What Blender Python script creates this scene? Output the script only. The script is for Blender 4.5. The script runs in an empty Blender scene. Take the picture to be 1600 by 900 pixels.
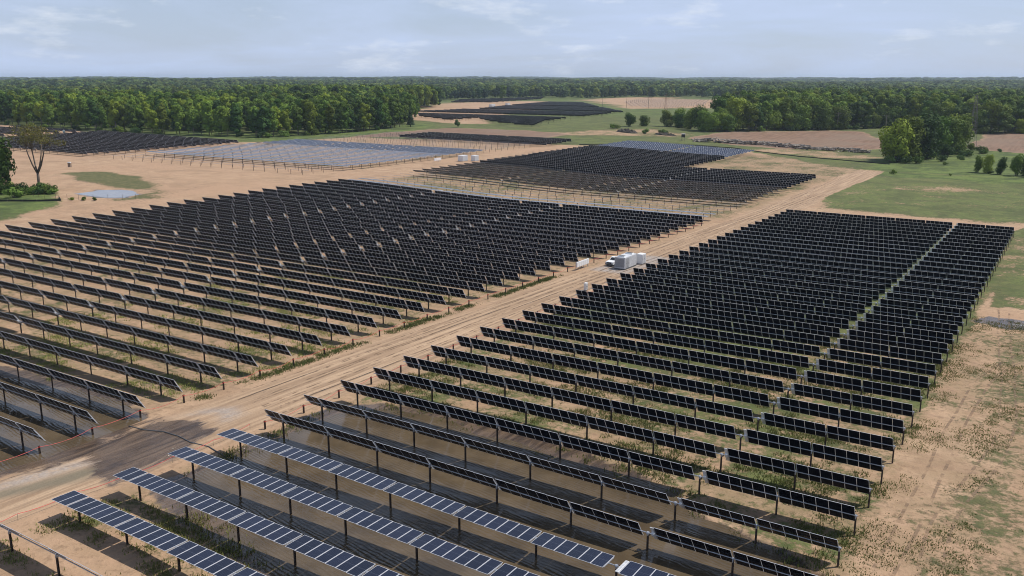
import bpy, math, random
import numpy as np
from mathutils import Matrix, Vector, Euler

random.seed(7)
rng = np.random.default_rng(7)
scene = bpy.context.scene
COL = scene.collection
R = math.radians

# ------------------------------------------------------------------ camera
CAM = np.array([76.64, -65.82, 40.7])
YAW, PITCH, ROLL, FPX = -0.57024, math.atan(329 / 1377.5), 0.001, 1377.5
cam_data = bpy.data.cameras.new('camera')
cam_data.sensor_width = 36.0
cam_data.lens = FPX / 1600 * 36.0
cam_data.clip_start = 0.5
cam_data.clip_end = 40000
cam = bpy.data.objects.new('camera', cam_data)
COL.objects.link(cam)
_f = Vector((math.sin(YAW) * math.cos(PITCH), math.cos(YAW) * math.cos(PITCH), -math.sin(PITCH)))
_r = Vector((math.cos(YAW), -math.sin(YAW), 0))
_u = _r.cross(_f)
_r2 = _r * math.cos(ROLL) + _u * math.sin(ROLL)
_u2 = -_r * math.sin(ROLL) + _u * math.cos(ROLL)
m = Matrix((( _r2.x, _u2.x, -_f.x), (_r2.y, _u2.y, -_f.y), (_r2.z, _u2.z, -_f.z)))
cam.matrix_world = Matrix.Translation(Vector(CAM)) @ m.to_4x4()
scene.camera = cam
FW = np.array(_f); RT = np.array(_r2)

# ------------------------------------------------------------------ world and sun
SUN_EL, SUN_AZ = R(57), R(43)            # azimuth measured from +Y towards +X
world = bpy.data.worlds.new('World')
scene.world = world
world.use_nodes = True
wn, wl = world.node_tree.nodes, world.node_tree.links
wn.clear()
w_out = wn.new('ShaderNodeOutputWorld')
w_bg = wn.new('ShaderNodeBackground')
w_bg.inputs['Strength'].default_value = 0.079
w_sky = wn.new('ShaderNodeTexSky')
w_sky.sky_type = 'NISHITA'
w_sky.sun_disc = False
w_sky.sun_elevation = SUN_EL
w_sky.sun_rotation = SUN_AZ
w_sky.altitude = 200
w_sky.air_density = 1.0
w_sky.dust_density = 0.8
w_sky.ozone_density = 2.5
# thin veil of high cloud and a few small cumulus tufts over the whole dome
w_tc = wn.new('ShaderNodeTexCoord')
w_map = wn.new('ShaderNodeMapping')
w_map.inputs['Scale'].default_value = (2.2, 2.2, 13.0)
w_n1 = wn.new('ShaderNodeTexNoise')
w_n1.inputs['Scale'].default_value = 1.0
w_n1.inputs['Detail'].default_value = 7.0
w_n1.inputs['Roughness'].default_value = 0.6
w_n1.inputs['Distortion'].default_value = 0.5
w_r1 = wn.new('ShaderNodeMapRange')
w_r1.inputs['From Min'].default_value = 0.38
w_r1.inputs['From Max'].default_value = 0.72
w_r1.inputs['To Min'].default_value = 0.62
w_r1.inputs['To Max'].default_value = 1.12
w_mix = wn.new('ShaderNodeMix')
w_mix.data_type = 'RGBA'
w_mix.inputs['B'].default_value = (7.1, 8.5, 11.5, 1)
wl.new(w_tc.outputs['Generated'], w_map.inputs['Vector'])
wl.new(w_map.outputs['Vector'], w_n1.inputs['Vector'])
wl.new(w_n1.outputs['Fac'], w_r1.inputs['Value'])
w_sep = wn.new('ShaderNodeSeparateXYZ')
wl.new(w_tc.outputs['Generated'], w_sep.inputs['Vector'])
w_el = wn.new('ShaderNodeMapRange')          # the hazy veil thins out towards the zenith
w_el.inputs['From Min'].default_value = 0.05
w_el.inputs['From Max'].default_value = 0.75
w_el.inputs['To Min'].default_value = 1.0
w_el.inputs['To Max'].default_value = 0.25
wl.new(w_sep.outputs['Z'], w_el.inputs['Value'])
w_mul = wn.new('ShaderNodeMath'); w_mul.operation = 'MULTIPLY'; w_mul.use_clamp = True
wl.new(w_r1.outputs['Result'], w_mul.inputs[0]); wl.new(w_el.outputs['Result'], w_mul.inputs[1])
wl.new(w_mul.outputs[0], w_mix.inputs['Factor'])
wl.new(w_sky.outputs['Color'], w_mix.inputs['A'])
# small cumulus: a second, finer noise thresholded hard
w_map2 = wn.new('ShaderNodeMapping')
w_map2.inputs['Scale'].default_value = (9.0, 9.0, 34.0)
w_map2.inputs['Location'].default_value = (0.0, 0.0, 0.0)
w_n2 = wn.new('ShaderNodeTexNoise')
w_n2.inputs['Scale'].default_value = 1.0
w_n2.inputs['Detail'].default_value = 6.0
w_n2.inputs['Roughness'].default_value = 0.62
w_r2 = wn.new('ShaderNodeMapRange')
w_r2.inputs['From Min'].default_value = 0.56
w_r2.inputs['From Max'].default_value = 0.70
w_r2.inputs['To Max'].default_value = 0.5
w_mix2 = wn.new('ShaderNodeMix')
w_mix2.data_type = 'RGBA'
w_mix2.inputs['B'].default_value = (10.8, 11.4, 12.4, 1)
wl.new(w_tc.outputs['Generated'], w_map2.inputs['Vector'])
wl.new(w_map2.outputs['Vector'], w_n2.inputs['Vector'])
wl.new(w_n2.outputs['Fac'], w_r2.inputs['Value'])
wl.new(w_r2.outputs['Result'], w_mix2.inputs['Factor'])
wl.new(w_mix.outputs['Result'], w_mix2.inputs['A'])
wl.new(w_mix2.outputs['Result'], w_bg.inputs['Color'])
wl.new(w_bg.outputs['Background'], w_out.inputs['Surface'])

sun_data = bpy.data.lights.new('sun', 'SUN')
sun_data.energy = 4.6
sun_data.angle = R(0.6)
sun_data.color = (1.0, 0.94, 0.86)
sun = bpy.data.objects.new('sun', sun_data)
COL.objects.link(sun)
SUN_DIR = Vector((math.sin(SUN_AZ) * math.cos(SUN_EL), math.cos(SUN_AZ) * math.cos(SUN_EL), math.sin(SUN_EL)))
sun.rotation_euler = SUN_DIR.to_track_quat('Z', 'Y').to_euler()
sun.location = (0, 0, 300)

scene.render.engine = 'CYCLES'
scene.view_settings.view_transform = 'Standard'
scene.view_settings.look = 'None'
scene.view_settings.exposure = 0.0
scene.view_settings.gamma = 1.0
scene.view_settings.use_curve_mapping = False
scene.cycles.use_denoising = True
scene.cycles.filter_width = 1.05
scene.cycles.max_bounces = 5
scene.cycles.diffuse_bounces = 3
scene.cycles.glossy_bounces = 3
scene.cycles.transmission_bounces = 3
scene.cycles.volume_bounces = 0
scene.cycles.transparent_max_bounces = 4
scene.cycles.caustics_reflective = False
scene.cycles.caustics_refractive = False

# ------------------------------------------------------------------ helpers
def tag(o, label=None, cat=None, group=None, kind=None):
    if label: o['label'] = label
    if cat: o['category'] = cat
    if group: o['group'] = group
    if kind: o['kind'] = kind
    return o

def link(name, data, parent=None, mat=None):
    o = bpy.data.objects.new(name, data)
    COL.objects.link(o)
    if parent is not None: o.parent = parent
    if mat is not None: o.matrix_basis = mat
    return o

def empty(name, loc, rz=0.0, s=1.0):
    o = bpy.data.objects.new(name, None)
    COL.objects.link(o)
    o.empty_display_size = 0.3
    o.location = loc
    o.rotation_euler = (0, 0, rz)
    if not isinstance(s, (int, float)): o.scale = s
    else: o.scale = (s, s, s)
    return o

class MB:
    """collects faces, then builds one mesh"""
    def __init__(self):
        self.v, self.f, self.m = [], [], []
    def add(self, vs, fs, mi=0):
        b = len(self.v)
        self.v += [tuple(p) for p in vs]
        self.f += [tuple(b + i for i in q) for q in fs]
        self.m += [mi] * len(fs)
    def box(self, a, b, mi=0, taper=0.0):
        (x0, y0, z0), (x1, y1, z1) = a, b
        t = taper
        self.add([(x0, y0, z0), (x1, y0, z0), (x1, y1, z0), (x0, y1, z0),
                  (x0 + t, y0 + t, z1), (x1 - t, y0 + t, z1), (x1 - t, y1 - t, z1), (x0 + t, y1 - t, z1)],
                 [(3, 2, 1, 0), (4, 5, 6, 7), (0, 1, 5, 4), (1, 2, 6, 5), (2, 3, 7, 6), (3, 0, 4, 7)], mi)
    def tube(self, pts, rads, n=8, mi=0, cap=True):
        pts = [Vector(p) for p in pts]
        if isinstance(rads, (int, float)): rads = [rads] * len(pts)
        b0 = len(self.v)
        for i, p in enumerate(pts):
            d = (pts[min(i + 1, len(pts) - 1)] - pts[max(i - 1, 0)]).normalized()
            a = d.orthogonal().normalized() if abs(d.z) > 0.9 else d.cross(Vector((0, 0, 1))).normalized()
            c = d.cross(a)
            for k in range(n):
                t = 2 * math.pi * k / n
                self.v.append(tuple(p + rads[i] * (math.cos(t) * a + math.sin(t) * c)))
        for i in range(len(pts) - 1):
            for k in range(n):
                k2 = (k + 1) % n
                self.f.append((b0 + i * n + k, b0 + i * n + k2, b0 + (i + 1) * n + k2, b0 + (i + 1) * n + k))
                self.m.append(mi)
        if cap:
            self.f.append(tuple(b0 + k for k in range(n))[::-1]); self.m.append(mi)
            self.f.append(tuple(b0 + (len(pts) - 1) * n + k for k in range(n))); self.m.append(mi)
    def mesh(self, name, mats, smooth=False):
        me = bpy.data.meshes.new(name)
        me.from_pydata(self.v, [], self.f)
        for mt in mats: me.materials.append(mt)
        me.polygons.foreach_set('material_index', self.m)
        if smooth: me.polygons.foreach_set('use_smooth', [True] * len(self.f))
        me.update()
        return me
    def build(self, name, mats, parent=None, mat=None, smooth=False):
        return link(name, self.mesh(name, mats, smooth), parent, mat)

def np_mesh(name, verts, quads, mat=None, smooth=False):
    """fast mesh from arrays of vertices and equal-sized faces"""
    me = bpy.data.meshes.new(name)
    verts = np.ascontiguousarray(verts, dtype=np.float32); quads = np.ascontiguousarray(quads, dtype=np.int32)
    n, k = quads.shape
    me.vertices.add(len(verts)); me.vertices.foreach_set('co', verts.ravel())
    me.loops.add(n * k); me.loops.foreach_set('vertex_index', quads.ravel())
    me.polygons.add(n)
    me.polygons.foreach_set('loop_start', np.arange(0, n * k, k, dtype=np.int32))
    if smooth: me.polygons.foreach_set('use_smooth', np.ones(n, dtype=bool))
    if mat: me.materials.append(mat)
    me.update(calc_edges=True)
    return me

def ss(a, b, v):
    t = np.clip((v - a) / (b - a), 0, 1)
    return t * t * (3 - 2 * t)

def ordinal(n):
    return f"{n}{'th' if 10 <= n % 100 <= 20 else {1: 'st', 2: 'nd', 3: 'rd'}.get(n % 10, 'th')}"

# ------------------------------------------------------------------ materials
def new_mat(name):
    mt = bpy.data.materials.new(name)
    mt.use_nodes = True
    nt = mt.node_tree
    return mt, nt.nodes, nt.links, nt.nodes['Principled BSDF']

def noise(n, l, vec, scale, detail=4, rough=0.55, dist=0.0):
    t = n.new('ShaderNodeTexNoise')
    t.inputs['Scale'].default_value = scale
    t.inputs['Detail'].default_value = detail
    t.inputs['Roughness'].default_value = rough
    t.inputs['Distortion'].default_value = dist
    if vec is not None: l.new(vec, t.inputs['Vector'])
    return t.outputs['Fac']

def maprange(n, l, val, a, b, c=0.0, d=1.0):
    t = n.new('ShaderNodeMapRange')
    t.interpolation_type = 'SMOOTHSTEP'
    for k, x in (('From Min', a), ('From Max', b), ('To Min', c), ('To Max', d)): t.inputs[k].default_value = x
    l.new(val, t.inputs['Value'])
    return t.outputs['Result']

def mixc(n, l, fac, a, b):
    t = n.new('ShaderNodeMix'); t.data_type = 'RGBA'
    for k, x in (('A', a), ('B', b)):
        if isinstance(x, tuple): t.inputs[k].default_value = (*x, 1) if len(x) == 3 else x
        else: l.new(x, t.inputs[k])
    if isinstance(fac, float): t.inputs['Factor'].default_value = fac
    else: l.new(fac, t.inputs['Factor'])
    return t.outputs['Result']

def mth(n, l, op, a, b=None, clamp=False):
    t = n.new('ShaderNodeMath'); t.operation = op; t.use_clamp = clamp
    for i, x in enumerate((a, b)):
        if x is None: continue
        if isinstance(x, (int, float)): t.inputs[i].default_value = x
        else: l.new(x, t.inputs[i])
    return t.outputs[0]

def simple(name, col, rough=0.6, metal=0.0, var=0.25, scale=3.0):
    mt, n, l, b = new_mat(name)
    tc = n.new('ShaderNodeTexCoord')
    f = noise(n, l, tc.outputs['Object'], scale, 5)
    c2 = tuple(max(0.0, c * (1 - var)) for c in col); c1 = tuple(min(1.0, c * (1 + var * .6)) for c in col)
    l.new(mixc(n, l, maprange(n, l, f, .3, .7), c2, c1), b.inputs['Base Color'])
    b.inputs['Roughness'].default_value = rough
    b.inputs['Metallic'].default_value = metal
    return mt

def panel_mat(name, base, line, rough, spec_ior):
    """dark cell glass with thin cell gaps and a centre busbar gap, in metres of UV"""
    mt, n, l, b = new_mat(name)
    uv = n.new('ShaderNodeUVMap'); uv.uv_map = 'UVMap'
    sep = n.new('ShaderNodeSeparateXYZ'); l.new(uv.outputs['UV'], sep.inputs['Vector'])
    fx = mth(n, l, 'FRACT', mth(n, l, 'DIVIDE', sep.outputs['X'], 0.1835))
    fy = mth(n, l, 'FRACT', mth(n, l, 'DIVIDE', sep.outputs['Y'], 0.0925))
    lx = mth(n, l, 'LESS_THAN', fx, 0.035)
    ly = mth(n, l, 'LESS_THAN', fy, 0.03)
    cy = mth(n, l, 'LESS_THAN', mth(n, l, 'ABSOLUTE', mth(n, l, 'SUBTRACT', sep.outputs['Y'], 1.125)), 0.012)
    ln = mth(n, l, 'MAXIMUM', mth(n, l, 'MAXIMUM', lx, cy), mth(n, l, 'MULTIPLY', ly, .6))
    oi = n.new('ShaderNodeObjectInfo')
    geo = n.new('ShaderNodeNewGeometry')
    v = mth(n, l, 'ADD', mth(n, l, 'MULTIPLY', mth(n, l, 'ADD', geo.outputs['Random Per Island'], oi.outputs['Random']), .55), .5)
    vb = n.new('ShaderNodeMix'); vb.data_type = 'RGBA'; vb.blend_type = 'MULTIPLY'
    vb.inputs['Factor'].default_value = 1.0
    vb.inputs['A'].default_value = (*base, 1)
    cmb = n.new('ShaderNodeCombineColor')
    for k in ('Red', 'Green', 'Blue'): l.new(v, cmb.inputs[k])
    l.new(cmb.outputs['Color'], vb.inputs['B'])
    l.new(mixc(n, l, ln, vb.outputs['Result'], line), b.inputs['Base Color'])
    f = noise(n, l, geo.outputs['Position'], 0.9, 4)
    l.new(maprange(n, l, f, .3, .75, rough * .7, rough * 1.6), b.inputs['Roughness'])
    b.inputs['IOR'].default_value = spec_ior
    b.inputs['Specular IOR Level'].default_value = 0.36 if rough < .15 else 0.10
    return mt

M_GLASS = panel_mat('panel_glass', (0.009, 0.012, 0.028), (0.06, 0.07, 0.10), 0.14, 1.5)
M_BACK = panel_mat('panel_back_glass', (0.0035, 0.0045, 0.010), (0.035, 0.036, 0.04), 0.16, 1.3)
M_FRAME = simple('panel_frame_aluminium', (0.72, 0.73, 0.76), 0.42, 0.25, .06)
M_GALV = simple('galvanised_steel', (0.46, 0.49, 0.54), 0.42, 0.45, .2, 1.5)
M_PILE = simple('weathered_pile_steel', (0.075, 0.052, 0.042), 0.75, 0.2, .5, 2.0)
M_WHITE = simple('white_painted_metal', (0.74, 0.75, 0.76), 0.45, 0.0, .08)
M_LGREY = simple('light_grey_paint', (0.45, 0.47, 0.50), 0.5, 0.0, .12)
M_PALEGREY = simple('pale_grey_container_paint', (0.56, 0.58, 0.61), 0.5, 0.0, .14, 1.2)
M_MGREY = simple('mid_grey_paint', (0.30, 0.315, 0.34), 0.5, 0.0, .15)
M_DGREY = simple('dark_grey_paint', (0.07, 0.075, 0.08), 0.5, 0.0, .2)
M_BLACK = simple('black_rubber', (0.015, 0.015, 0.016), 0.7)
M_RED = simple('red_plastic_tape', (0.55, 0.055, 0.045), 0.5, 0.0, .3, 1.0)
M_WOODPOLE = simple('weathered_wood', (0.26, 0.22, 0.18), 0.85, 0.0, .4)
M_LOG = simple('grey_bark', (0.27, 0.235, 0.20), 0.9, 0.0, .7, 1.2)
M_BARK = simple('tree_bark', (0.11, 0.085, 0.065), 0.9, 0.0, .4, 1.0)
M_PALEBARK = simple('pale_tree_bark', (0.24, 0.205, 0.165), 0.9, 0.0, .35, 1.0)
M_WINDOW = simple('dark_window_glass', (0.02, 0.025, 0.03), 0.08)
M_TEAL = simple('pale_teal_plastic', (0.38, 0.55, 0.58), 0.5)
M_TAN = simple('tan_plastic', (0.22, 0.17, 0.13), 0.6)
M_SOILHEAP = simple('dark_brush_and_soil', (0.055, 0.045, 0.035), 0.95, 0.0, .6, .8)
M_LATTICE = simple('lattice_steel', (0.22, 0.20, 0.19), 0.6, 0.4)
M_RUSTRED = simple('red_lattice_steel', (0.25, 0.12, 0.09), 0.7, 0.2)

def leaf_mat(name, dark, light, hue_var=0.5):
    mt, n, l, b = new_mat(name)
    oi = n.new('ShaderNodeObjectInfo'); geo = n.new('ShaderNodeNewGeometry')
    tc = n.new('ShaderNodeTexCoord')
    f = noise(n, l, tc.outputs['Object'], 0.45, 3)
    t = mth(n, l, 'ADD', mth(n, l, 'MULTIPLY', geo.outputs['Random Per Island'], .55),
            mth(n, l, 'MULTIPLY', maprange(n, l, f, .3, .7), .45))
    big = noise(n, l, geo.outputs['Position'], .0045, 4, .6)
    t = mth(n, l, 'ADD', t, maprange(n, l, big, .35, .65, -.22, .30), True)
    c = mixc(n, l, t, dark, light)
    alt = tuple(x * y for x, y in zip(light, (1.22, 1.02, .85)))
    alt2 = tuple(x * y for x, y in zip(dark, (.72, .85, 1.15)))
    r1 = maprange(n, l, oi.outputs['Random'], .55, 1.0, 0, hue_var * 1.6)
    r2 = maprange(n, l, oi.outputs['Random'], .45, 0.0, 0, hue_var * 1.8)
    c = mixc(n, l, r1, c, alt)
    c = mixc(n, l, r2, c, alt2)
    wn_ = n.new('ShaderNodeTexWhiteNoise'); wn_.noise_dimensions = '1D'; l.new(oi.outputs['Random'], wn_.inputs['W'])
    hs = n.new('ShaderNodeHueSaturation'); hs.inputs['Saturation'].default_value = 1.08
    l.new(maprange(n, l, wn_.outputs['Value'], 0, 1, .62, 1.38), hs.inputs['Value']); l.new(c, hs.inputs['Color'])
    c = hs.outputs['Color']
    l.new(c, b.inputs['Base Color'])
    b.inputs['Roughness'].default_value = 0.75
    b.inputs['Specular IOR Level'].default_value = 0.2
    tr = n.new('ShaderNodeBsdfTranslucent'); l.new(c, tr.inputs['Color'])
    mx = n.new('ShaderNodeMixShader'); mx.inputs['Fac'].default_value = 0.22
    l.new(b.outputs['BSDF'], mx.inputs[1]); l.new(tr.outputs['BSDF'], mx.inputs[2])
    l.new(mx.outputs['Shader'], n['Material Output'].inputs['Surface'])
    return mt

M_LEAF = leaf_mat('broad_leaves', (0.042, 0.084, 0.015), (0.165, 0.240, 0.046))
M_LEAF_FAR = leaf_mat('far_leaves', (0.045, 0.080, 0.022), (0.135, 0.190, 0.048))
M_LEAF_DULL = leaf_mat('olive_spring_leaves', (0.075, 0.080, 0.025), (0.20, 0.19, 0.055), .2)
M_CONIFER = leaf_mat('conifer_needles', (0.018, 0.036, 0.018), (0.050, 0.080, 0.036), .2)
M_BUSH = leaf_mat('bush_leaves', (0.045, 0.085, 0.020), (0.125, 0.190, 0.045))
M_GRASS = leaf_mat('weed_blades', (0.120, 0.150, 0.045), (0.29, 0.30, 0.11), .25)

# ------------------------------------------------------------------ terrain
POLY = dict(
 flood_right=[(1.8,-6.6),(1.7,-2.9),(2.0,0.7),(0.5,5.8),(1.2,10.0),(5.5,14.8),(14.7,16.1),(24.6,15.3),(33.8,14.2),(40.4,14.0),(46.6,12.6),(48.5,10.1),(52.5,8.9),(59.2,6.3),(63.1,3.9),(67.3,-11.7),(45.9,-25.7),(24.5,-21.0),(14.4,-17.9),(7.6,-16.2),(1.6,-14.1)],
 flood_left=[(-77.7,-9.2),(-60.9,-7.7),(-47.9,-5.4),(-36.1,-3.0),(-25.8,-2.2),(-19.2,-3.4),(-15.5,-4.9),(-13.7,-12.6),(-14.0,-19.2),(-13.7,-23.4),(-15.9,-34.2),(-70,-34)],
 wetmud=[(-15.4,-23.2),(-15.0,-18.6),(-14.3,-13.0),(-13.9,-7.2),(-15.6,-3.8),(-9.8,0.2),(-4.9,-2.1),(-2.8,-8.1),(-4.1,-15.1),(-4.4,-17.2),(-10.0,-15.0),(-11.9,-20.3),(-12.7,-24.6)],
 track=[(-10,-32),(-8.8,-26.0),(-7.5,-22.9),(-6.1,-19.6),(-6.0,-15.4),(-7.2,-14.6),(-8.6,-18.1),(-9.4,-21.8),(-10.7,-25.0)],
 gravel_l=[(-13,-28),(-11.9,-20.3),(-10.0,-15.0),(-8.8,-16),(-9.8,-22),(-12,-30)],
 gravel_r=[(-13.2,-4),(-9.8,0.4),(-6,-1.6),(-6.5,3),(-10,5),(-13,2)],
 grass_r=[(-4.8,266.7),(0.9,314.6),(14.6,350.9),(59.0,340.0),(190,333.2),(190,247.4),(64.2,246.7),(44.6,246.1),(26.8,249.4),(6.3,248.4)],
 grass_r2=[(65.5,224.0),(190,240.7),(190,121.9),(71.0,123.0),(66,124.7),(66,133.5),(66,153.2),(66,205.3)],
 sparse_r=[(59.9,76.2),(63.1,95.8),(72.4,97.5),(130,102.1),(130,-20),(77.3,-8.3),(67.5,-7.4),(63.8,7.4),(63.0,18.2),(62.8,30.5)],
 meadow=[(-16.8,371.6),(-19.4,427.0),(-15.7,477.2),(6.3,570.4),(17.2,611.0),(47.5,542.8),(300,517.1),(300,356.1),(57.9,359.7),(13.8,356.3)],
 strip=[(-143.8,477.0),(-95.9,484.9),(-19.5,479.4),(-11.5,444.5),(-16.9,385.6),(-52.6,427.0),(-93.7,465.7),(-137.2,461.0),(-190.5,424.7),(-221.7,422.0),(-258.1,455.9),(-259.0,529.7),(-280.4,660.9),(-246.1,627.9),(-185.1,553.0),(-155.5,522.7),(-147.3,485.5)],
 field1=[(-351.5,392.6),(-359.6,446.2),(-353.5,509.8),(-283.0,522.2),(-239.1,503.9),(-236.6,463.2),(-246.1,437.2),(-291.6,434),(-324.3,428)],
 field2=[(-154.6,516.8),(-153.9,589.2),(-93.9,673.3),(-69.5,673.3),(-34.3,581.6),(-26.9,529.5),(-43.6,509.0),(-71.6,497.2),(-113.4,500.1)],
 field3=[(15.6,559.6),(13.9,689.4),(37.4,718.1),(200,736.8),(200,551.5),(48.0,533.7)],
 wood_grass=[(-900,330),(-822.2,345.7),(-736.3,350),(-624.8,335),(-519.7,325),(-440,325),(-367.7,335.1),(-356.5,382.1),(-351.5,443.9),(-356.9,481.0),(-398.8,560),(-420,520),(-430,400),(-477.5,380),(-629.0,382.1),(-900,410)],
 pond_grass=[(-295.1,154.2),(-287.6,166.0),(-234.1,153.5),(-204.4,141.6),(-192.8,123.7),(-202.7,116),(-212.2,131.0),(-240.5,135.4),(-256.5,137.4)],
 pond=[(-228.4,116.1),(-230.2,128.7),(-221.7,133.5),(-208.6,129.2),(-204.1,119.0),(-212.1,114.5)],
 left_grass=[(-330,80),(-290,110),(-253.9,119),(-237.4,116.7),(-219,107.2),(-209.3,97),(-191.5,70.4),(-180,40),(-300,20)],
 pad=[(-13.2,108.0),(-4.6,106.0),(-4.4,130.0),(-9.5,131.0)],
 puddle_r=[(64.8,106.0),(66.0,109.6),(70,110.6),(74,109.8),(82,108.4),(82,105.6),(73,105.6),(69,104.6)],
 far_sand=[(-556.4,700),(-690,920),(-760,1060),(-720,1230),(-607.8,1100),(-500,900),(-430,700),(-360,570),(-400,560),(-470,600)],
 far_sand2=[(-684.5,1376.9),(-673.7,1560),(-430,1440),(-330,1040),(-406.6,961.9),(-511.5,1119.2)],
 bare_r=[(-9,268),(-2,300),(10,335),(30,338),(60,330),(190,322),(190,305),(60,316),(34,322),(20,312),(8,290),(2,262)],
 bare_r2=[(64,232),(66,246),(110,250),(190,246),(190,238),(100,240)],
 dry_grass=[(-262,500),(-240,575),(-205,590),(-165,545),(-160,520),(-200,508),(-235,490)],
 dry_strip=[(-100,470),(-60,452),(-25,440),(-15,465),(-40,488),(-75,492)],
 site=[(-760,-400),(-760,330),(-520,318),(-380,318),(-350,395),(-240,432),(-190,428),(-95,465),(-52,428),(-22,420),(-12,380),(-8,280),(4,247),(64,245),(66,120),(200,110),(200,-400)],
)

def pdist(poly, x, y):
    """signed distance to a polygon, positive inside"""
    P = np.array(poly); n = len(P)
    dmin = np.full(x.shape, 1e9); inside = np.zeros(x.shape, bool)
    for i in range(n):
        a, b = P[i], P[(i + 1) % n]
        ex, ey = b - a
        t = np.clip(((x - a[0]) * ex + (y - a[1]) * ey) / (ex * ex + ey * ey + 1e-9), 0, 1)
        dmin = np.minimum(dmin, np.hypot(x - a[0] - t * ex, y - a[1] - t * ey))
        if a[1] != b[1]:
            c = ((a[1] > y) != (b[1] > y)) & (x < (b[0] - a[0]) * (y - a[1]) / (b[1] - a[1]) + a[0])
            inside ^= c
    return np.where(inside, dmin, -dmin)

def zb(x, y):
    """base lie of the land, before basins and small bumps"""
    x = np.asarray(x, float); y = np.asarray(y, float)
    z = -.01327 * np.where(y < 215, y, 215 + 15 * (1 - np.exp(-np.maximum(y - 215, 0) / 15)))
    z = z + 2.2 * ss(-80, -165, x) * ss(60, 170, y)
    z = z - .95 * ss(4, 58, x) * ss(20, -8, y)          # the low, flooded corner
    d = np.hypot(x - 76.6, y + 65.8)
    z = z + 3.5 * ss(480, 900, d)
    h = np.sin(x * .0011 + 1.3) * np.cos(y * .0009 + .4) + .6 * np.sin(x * .0023 - y * .0017 + 2.)
    h2 = np.sin(x * .0031 + y * .0012 + .8) * np.sin(y * .0027 - x * .0006 + 1.9)
    return z + ss(1400, 3200, d) * (5 + 5 * h + 7 * h2) + ss(4500, 8500, d) * (7 + 5 * h2)

def bump(x, y):
    return (np.sin(x * .9 + 1.7 * np.sin(y * .31)) * np.cos(y * .77 + 1.3 * np.sin(x * .23)) * .5
            + np.sin(x * .37 - y * .29 + 2.0 * np.sin(x * .11 + y * .07)) * .5)

W_RIGHT, W_LEFT, W_POND, W_PUD = -0.34, 0.14, float(zb(-217, 122)) - .1, float(zb(70, 107)) - .08
def zground(x, y):
    x = np.asarray(x, float); y = np.asarray(y, float)
    z = zb(x, y) + 0.035 * bump(x, y) * (1 - ss(200, 500, np.abs(y)))
    for key, lev, depth, wide in (('flood_right', W_RIGHT, .26, 9), ('flood_left', W_LEFT, .26, 8),
                                  ('pond', W_POND, .35, 8), ('puddle_r', W_PUD, .14, 4)):
        P = np.array(POLY[key])
        msk = (x > P[:, 0].min() - 14) & (x < P[:, 0].max() + 14) & (y > P[:, 1].min() - 14) & (y < P[:, 1].max() + 14)
        if not msk.any(): continue
        d = pdist(POLY[key], x[msk], y[msk]) + 1.3 * bump(x[msk] * .55, y[msk] * .55)
        zz = z[msk]
        mo = ss(-wide, -.5, d)
        zz = zz * (1 - mo) + (lev + .06 + 0.03 * bump(x[msk], y[msk])) * mo
        z[msk] = zz - depth * ss(-.3, 3.0, d)
    return z

def gz(x, y):
    return float(zground(np.array([x], float), np.array([y], float))[0])

def axis_vals(core, lo, hi):
    """core: list of (start, stop, step); grown geometrically to lo and hi"""
    vals = []
    for a, b, s in core: vals += list(np.arange(a, b, s))
    vals.append(core[-1][1])
    s = core[0][2]; v = core[0][0]; left = []
    while v > lo:
        s *= 1.14; v -= s; left.append(v)
    s = core[-1][2]; v = core[-1][1]; right = []
    while v < hi:
        s *= 1.14; v += s; right.append(v)
    return np.array(left[::-1] + vals + right)

GX = axis_vals([(-420, -180, 5), (-180, -80, 2.5), (-80, 96, 1.0), (96, 200, 6)], -11500, 11500)
GY = axis_vals([(-45, 60, 1.0), (60, 210, 2.0), (210, 700, 4.5)], -1500, 11500)
gx, gy = np.meshgrid(GX, GY)
gxf, gyf = gx.ravel(), gy.ravel()
gzf = zground(gxf, gyf)
nx, ny = len(GX), len(GY)
ii = (np.arange(ny - 1)[:, None] * nx + np.arange(nx - 1)[None, :]).ravel()
quads = np.stack([ii, ii + 1, ii + nx + 1, ii + nx], 1)

def zone(key, soft=4.0, bias=0.0):
    out = np.zeros(gxf.shape)
    P = np.array(POLY[key]); mg = soft * 2 + 4
    msk = (gxf > P[:, 0].min() - mg) & (gxf < P[:, 0].max() + mg) & (gyf > P[:, 1].min() - mg) & (gyf < P[:, 1].max() + mg)
    if msk.any():
        wob = min(soft, 6.0) * .9 * bump(gxf[msk] * .16, gyf[msk] * .16) + min(soft, 10.0) * .5 * bump(gxf[msk] * .045 + 3, gyf[msk] * .045) * (soft > 3.5)
        out[msk] = ss(-soft, soft, pdist(POLY[key], gxf[msk], gyf[msk]) + bias + wob)
    return out

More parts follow.
